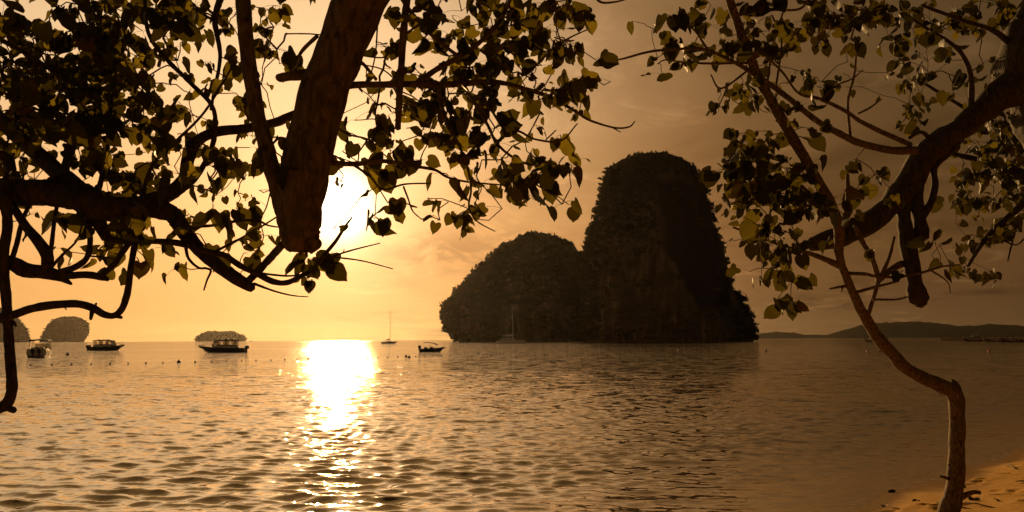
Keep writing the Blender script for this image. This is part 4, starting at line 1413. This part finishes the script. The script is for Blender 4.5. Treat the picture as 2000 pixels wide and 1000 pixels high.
def cruiser(label, px, py, heading):
    loc = on_water(px, py)
    L = 7.2
    r = empty('speedboat', (loc.x, loc.y, 0.0), heading)
    tag(r, label, 'boat')
    obj('hull', hull_mesh('hull', L, 2.75, .95, .40, M['white'], bow_rake=.2, draft=.4), r)
    MB().box(-L / 2 - .55, -L / 2 + .02, -1.05, 1.05, .10, .24, .05).build('swim_platform', M['wood'], r)
    m_ = MB().box(-L / 2 + .05, -1.0, -1.2, -1.0, .94, 1.24, .05).box(-L / 2 + .05, -1.0, 1.0, 1.2, .94, 1.24, .05).box(-L / 2 + .02, -L / 2 + .2, -1.0, 1.0, .94, 1.22, .05)
    m_.build('cockpit_coaming', M['white'], r)
    MB().box(-2.9, -2.2, -.85, .85, .96, 1.42, .12).build('stern_bench', M['seat'], r)
    for s in (-1, 1):
        MB().box(-.2, .35, s * .55 - .3, s * .55 + .3, .98, 1.5, .1).build('helm_seat', M['seat'], r)
        for x, x2 in ((-2.6, -2.4), (-.7, -.6), (.9, .5)):
            MB().tube([(x, s * 1.12, .98), (x2, s * 1.08, 2.42)], .035, 6).build('post', M['steel'], r)
    # hard top
    mb = MB()
    prof = [(-1.24, 0), (-1.1, .08), (0, .15), (1.1, .08), (1.24, 0)]
    for x, s in ((-2.75, .92), (-2.5, 1), (-.6, 1.02), (.5, 1), (.85, .9)):
        for y, z in prof: mb.v.append((x, y * s, 2.42 + z))
        for y, z in prof[::-1]: mb.v.append((x, y * s * .97, 2.27 + z))
    mb.f += grid_faces(5, 10, True) + [tuple(range(9, -1, -1)), tuple(range(40, 50))]
    top = mb.build('hard_top', M['canvas'], r)
    MB().tube([(-1.2, 0, 2.5), (-1.3, 0, 3.1)], .02, 5).build('aerial', M['steel'], top)
    MB().add([(1.25, -1.0, 1.12), (1.25, 1.0, 1.12), (.62, .98, 1.95), (.62, -.98, 1.95), (1.28, -1.0, 1.12), (1.28, 1.0, 1.12), (.65, .98, 1.95), (.65, -.98, 1.95)],
             [(0, 1, 2, 3), (7, 6, 5, 4), (0, 4, 5, 1), (3, 2, 6, 7), (0, 3, 7, 4), (1, 5, 6, 2)]).build('windscreen', M['glass'], r)
    m_ = MB()
    for s in (-1, 1):
        m_.tube([(1.3, s * 1.1, 1.15), (1.6, s * 1.05, 1.62), (2.9, s * .6, 1.85), (3.75, 0, 1.9)], .022, 6)
        m_.tube([(2.3, s * .85, 1.1), (2.3, s * .85, 1.75)], .018, 5)
    m_.build('bow_rail', M['steel'], r)
    for y in (-.42, .42): outboard(r, -L / 2 - .15, y, .42, 1.2)
    return r


cruiser('speedboat seen from its stern, starboard side lit bright by the sun', 80, 697.5, math.radians(108))


def small_boat(label, px, py, heading):
    loc = on_water(px, py)
    L = 4.3
    r = empty('runabout', (loc.x, loc.y, 0.0), heading)
    tag(r, label, 'boat')
    obj('hull', hull_mesh('hull', L, 1.7, .62, .28, M['navy'], bow_rake=.22, draft=.22), r)
    m_ = MB()
    for s in (-1, 1):
        m_.tube([(-L / 2 - .2, s * .72, .38), (0, s * .86, .46), (1.2, s * .66, .62), (2.1, s * .08, .82)], .10, 8)
    m_.build('fender_tube', M['navy'], r, True)
    mb = MB()
    for x, z in ((-1.35, 1.72), (-.5, 1.70), (.45, 1.56), (1.15, 1.28)):
        for y, dz_ in ((-.74, 0), (-.4, .07), (0, .09), (.4, .07), (.74, 0)): mb.v.append((x, y, z + dz_))
        for y, dz_ in ((.74, 0), (.4, .07), (0, .09), (-.4, .07), (-.74, 0)): mb.v.append((x, y, z + dz_ - .035))
    mb.f += grid_faces(4, 10, True) + [tuple(range(9, -1, -1)), tuple(range(30, 40))]
    mb.build('sun_canopy', M['canvas'], r)
    for s in (-1, 1):
        for a, b_ in (((-.9, s * .76, .6), (-1.3, s * .73, 1.70)), ((-.6, s * .76, .6), (-.2, s * .73, 1.66)), ((.5, s * .74, .6), (1.0, s * .72, 1.33))):
            MB().tube([a, b_], .02, 5).build('canopy_strut', M['steel'], r)
    MB().box(-.35, .25, -.45, .45, .6, .98, .08).build('console', M['white'], r)
    MB().box(-1.3, -.8, -.6, .6, .6, .9, .08).build('seat', M['seat'], r)
    outboard(r, -L / 2 + .05, 0, .42, 1.1)
    return r


small_boat('small open speedboat with a sun canopy left of the sloping island', 843, 687.5, -.15)


def yacht(label, px, py, heading, L, H_):
    loc = on_water(px, py)
    r = empty('sailing_yacht', (loc.x, loc.y, 0.0), heading)
    tag(r, label, 'sailboat')
    obj('hull', hull_mesh('hull', L, L * .3, L * .10, L * .035, M['navy'], bow_rake=.16, draft=.6, bow_pow=1.8), r)
    dk = L * .10
    MB().box(-L * .20, L * .18, -L * .08, L * .08, dk - .02, dk + .5, .15).build('coachroof', M['white'], r)
    for x in (-.1, 0, .1):
        MB().box(x * L - .3, x * L + .3, -L * .081 - .012, -L * .081 + .01, dk + .18, dk + .34, .02).build('window', M['glass'], r)
    MB().tube([(L * .06, 0, dk), (L * .05, 0, H_ * .6), (L * .035, 0, H_)], [.13, .11, .07], 8).build('mast', M['steel'], r)
    b_ = MB().tube([(L * .05, 0, dk + 1.35), (-L * .24, 0, dk + 1.2)], .08, 8).build('boom', M['steel'], r)
    MB().tube([(L * .04, 0, dk + 1.75), (-L * .02, 0, dk + 1.62), (-L * .12, 0, dk + 1.5), (-L * .22, 0, dk + 1.38)], [.36, .34, .28, .12], 8).build('sail_cover', M['canvas'], b_)
    for nm, a, c in (('forestay', (L * .47, 0, dk + .3), (L * .04, 0, H_ * .97)), ('backstay', (-L * .47, 0, dk), (L * .035, 0, H_ * .99)),
                     ('shroud', (L * .03, -L * .13, dk), (L * .045, 0, H_ * .8)), ('shroud', (L * .03, L * .13, dk), (L * .045, 0, H_ * .8))):
        MB().tube([a, c], .035 if nm == 'forestay' else .02, 5).build(nm, M['steel'], r)
    MB().tube([(L * .05, -1.1, H_ * .55), (L * .05, 1.1, H_ * .55)], .04, 5).build('spreader', M['steel'], r)
    m_ = MB()
    for s in (-1, 1):
        m_.tube([(-L * .45, s * L * .12, dk + .9), (0, s * L * .145, dk + .75), (L * .3, s * L * .09, dk + .85), (L * .46, 0, dk + 1.1)], .02, 5)
        for x in (-.4, -.2, 0, .2, .35): m_.tube([(x * L, s * L * (.14 - max(0, x) * .15), dk - .05), (x * L, s * L * (.14 - max(0, x) * .15), dk + .8)], .018, 5)
    m_.build('guard_rail', M['steel'], r)
    MB().box(-L * .56, -L * .485, -.9, .9, dk - .1, dk + .25, .1).build('stern_dinghy', M['white'], r)
    return r


yacht('single-masted sailing yacht at anchor near the bright sun path', 760, 671, -.12, 9.6, 21.5)
yacht('tiny far-off sailboat on the horizon right of the low islet', 490, 666.9, .4, 9.0, 14)


def catamaran(label, px, py, heading):
    loc = on_water(px, py)
    L = 14.8
    r = empty('catamaran', (loc.x, loc.y, 0.0), heading)
    tag(r, label, 'sailboat')
    for s in (-1, 1):
        h = hull_mesh('hull', L, 1.7, 1.5, .25, M['white'], bow_rake=.05, draft=.5, bow_pow=1.5)
        obj('hull', h, r, (0, s * 3.0, 0))
    MB().box(-L * .40, L * .12, -2.4, 2.4, .85, 1.62, .2).build('bridge_deck', M['white'], r)
    mb = MB()
    for x, w, z in ((-L * .33, 2.5, 2.75), (-L * .05, 2.6, 2.95), (L * .08, 2.3, 2.7), (L * .15, 1.9, 1.7)):
        mb.v += [(x, -w, 1.6), (x, -w * .88, z), (x, w * .88, z), (x, w, 1.6)]
    mb.f += grid_faces(4, 4, True) + [(3, 2, 1, 0), (12, 13, 14, 15)]
    sal = mb.build('saloon', M['white'], r)
    for k in range(5):
        x = -L * .27 + k * 1.15
        for s in (-1, 1):
            MB().box(x, x + .85, s * 2.52 - .1, s * 2.52 + .02, 1.95, 2.4, .05).build('saloon_window', M['navy'], sal)
    MB().box(-L * .44, -L * .24, -2.2, 2.2, 3.35, 3.48, .05).build('bimini', M['canvas'], r)
    for x in (-L * .43, -L * .25):
        for s in (-1, 1): MB().tube([(x, s * 2.0, 1.6), (x, s * 2.0, 3.36)], .045, 6).build('bimini_post', M['steel'], r)
    MB().tube([(L * .08, 0, 2.6), (L * .065, 0, 12), (L * .045, 0, 21.3)], [.2, .18, .13], 8).build('mast', M['white'], r)
    b_ = MB().tube([(L * .08, 0, 4.0), (-L * .34, 0, 4.0)], .10, 8).build('boom', M['steel'], r)
    MB().tube([(L * .07, 0, 4.55), (-L * .1, 0, 4.42), (-L * .33, 0, 4.25)], [.38, .36, .2], 8).build('sail_cover', M['white'], b_)
    for a, c in (((L * .46, 0, 1.7), (L * .05, 0, 20)), ((-L * .2, -3.4, 1.6), (L * .055, 0, 18)), ((-L * .2, 3.4, 1.6), (L * .055, 0, 18))):
        MB().tube([a, c], .03, 5).build('stay', M['steel'], r)
    MB().tube([(L * .455, -3.0, 1.62), (L * .455, 3.0, 1.62)], .11, 8).build('crossbeam', M['steel'], r)
    MB().box(L * .125, L * .45, -2.15, 2.15, 1.42, 1.46).build('trampoline', M['canvas'], r)
    m_ = MB()
    for s in (-1, 1):
        for k in range(6):
            x = -L * .4 + k * L * .165
            m_.tube([(x, s * 3.6, 1.5), (x, s * 3.6, 2.35)], .02, 5)
        m_.tube([(-L * .4, s * 3.6, 2.33), (L * .425, s * 3.6, 2.33)], .02, 5)
    m_.build('guard_rail', M['steel'], r)
    return r


catamaran('pale catamaran with a tall bare mast in front of the sloping island', 998, 671, -.25)


def longtail(label, px, py, heading, L=9.0, group=None, canopy=True, top=None):
    loc = on_water(px, py) if top is None else top
    r = empty('longtail_boat', (loc.x, loc.y, 0.0), heading)
    tag(r, label, 'boat', group)
    WD = M['wood'] if group is None else M['wood_dark']
    mb = MB()
    n = 15
    for i in range(n):
        t = i / (n - 1)
        x = -L / 2 + L * t
        w = .95 * (math.sin(math.pi * min(1, .22 + t * .86)) ** .7 if t < .95 else .12) + .03
        sh = .55 + 1.9 * max(0, (t - .55) / .45) ** 2.4 + .25 * max(0, (.2 - t) / .2)
        kz = -.25 + (sh + .1) * max(0, (t - .74) / .26) ** 2
        mb.v += [(x, -w, sh), (x, -w * .75, min(sh - .02, kz + .28)), (x, 0, kz), (x, w * .75, min(sh - .02, kz + .28)), (x, w, sh), (x, w * .85, sh - .08), (x, 0, max(kz + .12, min(sh - .12, .12))), (x, -w * .85, sh - .08)]
    mb.f += grid_faces(n, 8, True) + [tuple(range(7, -1, -1)), tuple(range((n - 1) * 8, n * 8))]
    mb.build('hull', WD, r)
    p = MB().tube([(L * .47, 0, 1.9), (L * .515, 0, 2.6), (L * .535, 0, 3.35)], [.10, .09, .05], 8).build('prow_post', WD, r)
    MB().tube([(L * .513, 0, 2.5), (L * .525, 0, 2.9)], .15, 10).build('ribbon', M['ribbon'], p)
    if canopy:
        mb = MB()
        for x in (-L * .26, -L * .05, L * .16):
            for y, z in ((-.95, 1.85), (-.6, 2.05), (0, 2.12), (.6, 2.05), (.95, 1.85), (.9, 1.82), (0, 2.08), (-.9, 1.82)): mb.v.append((x, y, z))
        mb.f += grid_faces(3, 8, True) + [tuple(range(7, -1, -1)), tuple(range(16, 24))]
        mb.build('canopy', M['white'] if group is None else M['canvas'], r)
        for x in (-L * .25, -L * .05, L * .15):
            for s in (-1, 1): MB().tube([(x, s * .8, .5), (x, s * .85, 1.9)], .03, 5).build('canopy_post', WD, r)
    MB().box(-L * .47, -L * .38, -.28, .28, .62, 1.05, .06).build('engine', M['motor'], r)
    MB().tube([(-L * .47, 0, .8), (-L * .72, .1, .12), (-L * .78, .12, -.1)], [.05, .035, .03], 6).build('propeller_shaft', M['steel'], r)
    return r


longtail('long-tail boat with an upright prow crossing behind the slim crooked tree', 1704, 667.5, math.pi + .15, 9.5)

# floating jetty and the boats moored along it, far right
ja = on_water(1842, 665.0); jb = on_water(2075, 669.5)
J = empty('floating_jetty', (ja.x, ja.y, 0))
tag(J, 'long low dark jetty running in from the right edge', 'jetty')
d = (jb - ja); Lj = math.hypot(d.x, d.y); J.rotation_euler = (0, 0, math.atan2(d.y, d.x))
nseg = 22
seg = MB().box(-Lj / nseg * .48, Lj / nseg * .48, -1.6, 1.6, -.2, 1.35, .12).mesh('pontoon', M['jetty'])
plank = MB().box(-Lj / nseg * .49, Lj / nseg * .49, -1.75, 1.75, 1.352, 1.5, .03).mesh('deck_panel', M['jetty'])
post = MB().tube([(0, 0, 1.5), (0, 0, 2.7)], [.09, .07], 7).mesh('mooring_post', M['jetty'])
for k in range(nseg):
    x = Lj * (k + .5) / nseg
    obj('pontoon', seg, J, (x, 0, 0))
    obj('deck_panel', plank, J, (x, 0, 0))
    for s in (-1, 1): obj('mooring_post', post, J, (x, s * 1.6, 0))
rail = MB()
for z in (2.1, 2.6): rail.tube([(Lj * .3, 1.6, z), (Lj, 1.6, z)], .03, 5)
rail.build('handrail', M['jetty'], J)
for i, (px, py, hd, lab) in enumerate(((1900, 666.8, 2.6, 'outermost of the dark long-tail boats moored along the jetty'),
                                       (1940, 667.3, 2.2, 'dark long-tail boat moored second from the outer end of the jetty'),
                                       (1958, 667.9, 1.9, 'dark long-tail boat moored third from the outer end of the jetty'),
                                       (1976, 668.2, 2.3, 'dark long-tail boat moored fourth from the outer end of the jetty'),
                                       (1996, 668.6, 2.0, 'dark long-tail boat moored by the jetty at the right edge'))):
    longtail(lab, px, py, hd, 8.5, 'long-tail boats moored at the jetty', canopy=i % 2 == 0)


def motor_yacht(label, px, py, heading):
    loc = on_water(px, py)
    L = 13.0
    r = empty('motor_yacht', (loc.x, loc.y, 0.0), heading)
    tag(r, label, 'boat')
    obj('hull', hull_mesh('hull', L, 3.9, 1.7, .6, M['seat'], bow_rake=.2, draft=.6), r)
    mb = MB()
    for x, w, z in ((-L * .36, 1.6, 3.1), (-L * .05, 1.65, 3.2), (L * .12, 1.4, 3.0), (L * .24, 1.1, 1.9)):
        mb.v += [(x, -w, 1.68), (x, -w * .88, z), (x, w * .88, z), (x, w, 1.68)]
    mb.f += grid_faces(4, 4, True) + [(3, 2, 1, 0), (12, 13, 14, 15)]
    c = mb.build('cabin', M['seat'], r)
    for k in range(4):
        MB().box(-L * .3 + k * 1.5, -L * .3 + k * 1.5 + 1.15, -1.66, -1.5, 2.2, 2.75, .04).build('window', M['navy'], c)
    MB().box(-L * .30, L * .02, -1.2, 1.2, 3.9, 4.05, .05).build('flybridge_roof', M['seat'], r)
    for x in (-L * .28, 0):
        for s in (-1, 1): MB().tube([(x, s * 1.1, 3.1), (x, s * 1.1, 3.92)], .05, 6).build('roof_post', M['steel'], r)
    MB().tube([(-L * .2, 0, 4.0), (-L * .22, 0, 5.6)], .03, 5).build('aerial', M['steel'], r)
    return r


motor_yacht('pale motor yacht lying beyond the dark jetty', 1902, 662.9, 3.0)

# mooring floats
small = MB().lathe([(0.001, -.10), (.06, -.09), (.10, -.03), (.105, .02), (.085, .07), (.045, .095), (.03, .10), (.03, .13), (.02, .14), (.001, .14)], sides=12).mesh('float', M['float_dark'], True)
big = {}
for k, mt in (('dark', 'float_dark'), ('white', 'float_white'), ('red', 'float_red')):
    big[k] = MB().lathe([(0.001, -.22), (.12, -.19), (.21, -.08), (.23, .04), (.19, .16), (.10, .23), (.06, .245), (.06, .29), (.075, .30), (.075, .33), (.04, .345), (.001, .345)], sides=16).mesh('buoy', M[mt], True)
line = [(60, 714), (101, 713), (140, 712.6), (178, 711.8), (215, 711), (250, 710), (285, 709.4), (318, 709), (381, 707.5), (413, 707), (443, 706), (472, 705), (500, 704.5), (529, 704), (556, 703), (581, 702),
        (717, 699), (738, 698.6), (757, 698), (777, 697.4), (812, 696.4), (829, 696), (846, 695.4), (863, 694.6), (879, 694), (895, 693.4), (908, 693), (966, 690), (985, 689.5)]
ORD = 'first second third fourth fifth sixth seventh eighth ninth tenth eleventh twelfth thirteenth fourteenth fifteenth sixteenth'.split()
for fi, (px, py) in enumerate(line):
    p = on_water(px, py)
    o = obj('float', small, None, (p.x, p.y, .02), random.uniform(0, 6))
    s = random.uniform(.75, 1.1); o.scale = (s, s, s * .9)
    tag(o, ('small dark float, %s from the left on the line left of the sun path' % ORD[fi]) if fi < 16 else ('small dark float, %s from the sun path on the line to its right' % ORD[fi - 16]), 'float', 'small floats on the line across the bay')
for (px, py, k, s, lab) in ((349, 708.5, 'dark', .85, 'round dark buoy on the float line left of the sun path'), (603, 702, 'dark', .7, 'dark buoy at the left rim of the bright sun path'),
                            (793, 697, 'dark', .8, 'left of two dark buoys floating close together'), (799, 699, 'dark', .85, 'right of two dark buoys floating close together'),
                            (935, 691.5, 'dark', .7, 'dark buoy at the right end of the float line'), (1040, 687.5, 'white', .7, 'pale buoy below the stern of the catamaran'),
                            (1101, 686, 'dark', .6, 'dark buoy left of the tall dome-topped island'), (1180, 683.5, 'dark', .7, 'dark buoy under the left foot of the tall island'),
                            (1324, 684.5, 'white', .7, 'pale buoy in front of the middle of the tall island'), (1496, 686, 'dark', .9, 'dark buoy just right of the tall island'),
                            (1694, 687, 'red', .85, 'red buoy left of the slim crooked tree'), (1932, 687, 'red', .9, 'red buoy in front of the jetty'),
                            (132, 694, 'dark', 1.3, 'dark mooring buoy beside the speedboat seen from its stern'), (401, 685.8, 'dark', 1.1, 'dark mooring buoy under the bow of the roofed launch')):
    p = on_water(px, py)
    o = obj('buoy', big[k], None, (p.x, p.y, .03), 0)
    o.scale = (s, s, s)
    tag(o, lab, 'buoy', 'mooring buoys in the bay')

# ------------------------------------------------------------------ things lying on the sand
rd = np.random.default_rng(77)
spots = []
while len(spots) < 22:
    x, y = rd.uniform(3.9, 10.5), rd.uniform(9.0, 16.2)
    s = shore(x, y)
    if .25 < s < 5 and abs(math.atan2(x, y)) < .56: spots.append((x, y))
labs = {}
V_, T_ = LEAFT[1]
dry, N, out = new_mat('dry_leaf')
oi = N.node('ShaderNodeObjectInfo')
principled(N, out, N.mix(oi.outputs['Random'], (0.05, 0.025, 0.012), (0.16, 0.08, 0.03)), .8)
dl = np_mesh('fallen_leaf', V_ * np.array([1, 1, 1.4]), T_, 3, dry, True)
for i, (x, y) in enumerate(spots):
    if i % 3:
        o = obj('fallen_leaf', dl, None, (x, y, ground(x, y) + .018), rd.uniform(0, 6))
        s = rd.uniform(.07, .15); o.scale = (s, s, s)
        o.rotation_euler = (rd.normal(0, .25), rd.normal(0, .25), rd.uniform(0, 6.28))
        tag(o, 'small dry leaf lying on the sand at the right', 'leaf', 'dry leaves scattered on the sand')
    else:
        Ls = rd.uniform(.08, .32)
        m_ = MB().tube([(-Ls, 0, .006), (-Ls * .3, Ls * .08, .012), (Ls * .4, -Ls * .05, .01), (Ls, Ls * .06, .006)], [.006, .010, .009, .004], 6)
        o = m_.build('driftwood_stick', M['twig_dry'], None, True, (x, y, ground(x, y) + .008), rd.uniform(0, 6.28))
        tag(o, 'dry stick lying on the sand at the right', 'stick', 'dry sticks scattered on the sand')
p = on_water(1742, 962)
m_ = MB()
m_.lathe([(.001, -.05), (.07, -.045), (.11, -.01), (.10, .04), (.06, .07), (.001, .08)], sides=9)
m_.v = [(v[0] * .4, v[1] * .4, v[2] * .22) for v in m_.v]
m_.v = [(v[0] * 1.3 + .02 * math.sin(v[2] * 60), v[1] * .8 + .012 * math.cos(v[0] * 40), v[2] * .8 + .012 * math.sin(v[0] * 35 + v[1] * 50)) for v in m_.v]
o = m_.build('stone', M['jetty'], None, True, (p.x, p.y, 0.015), .3)
tag(o, 'small dark stone in the shallows at the water edge', 'stone')
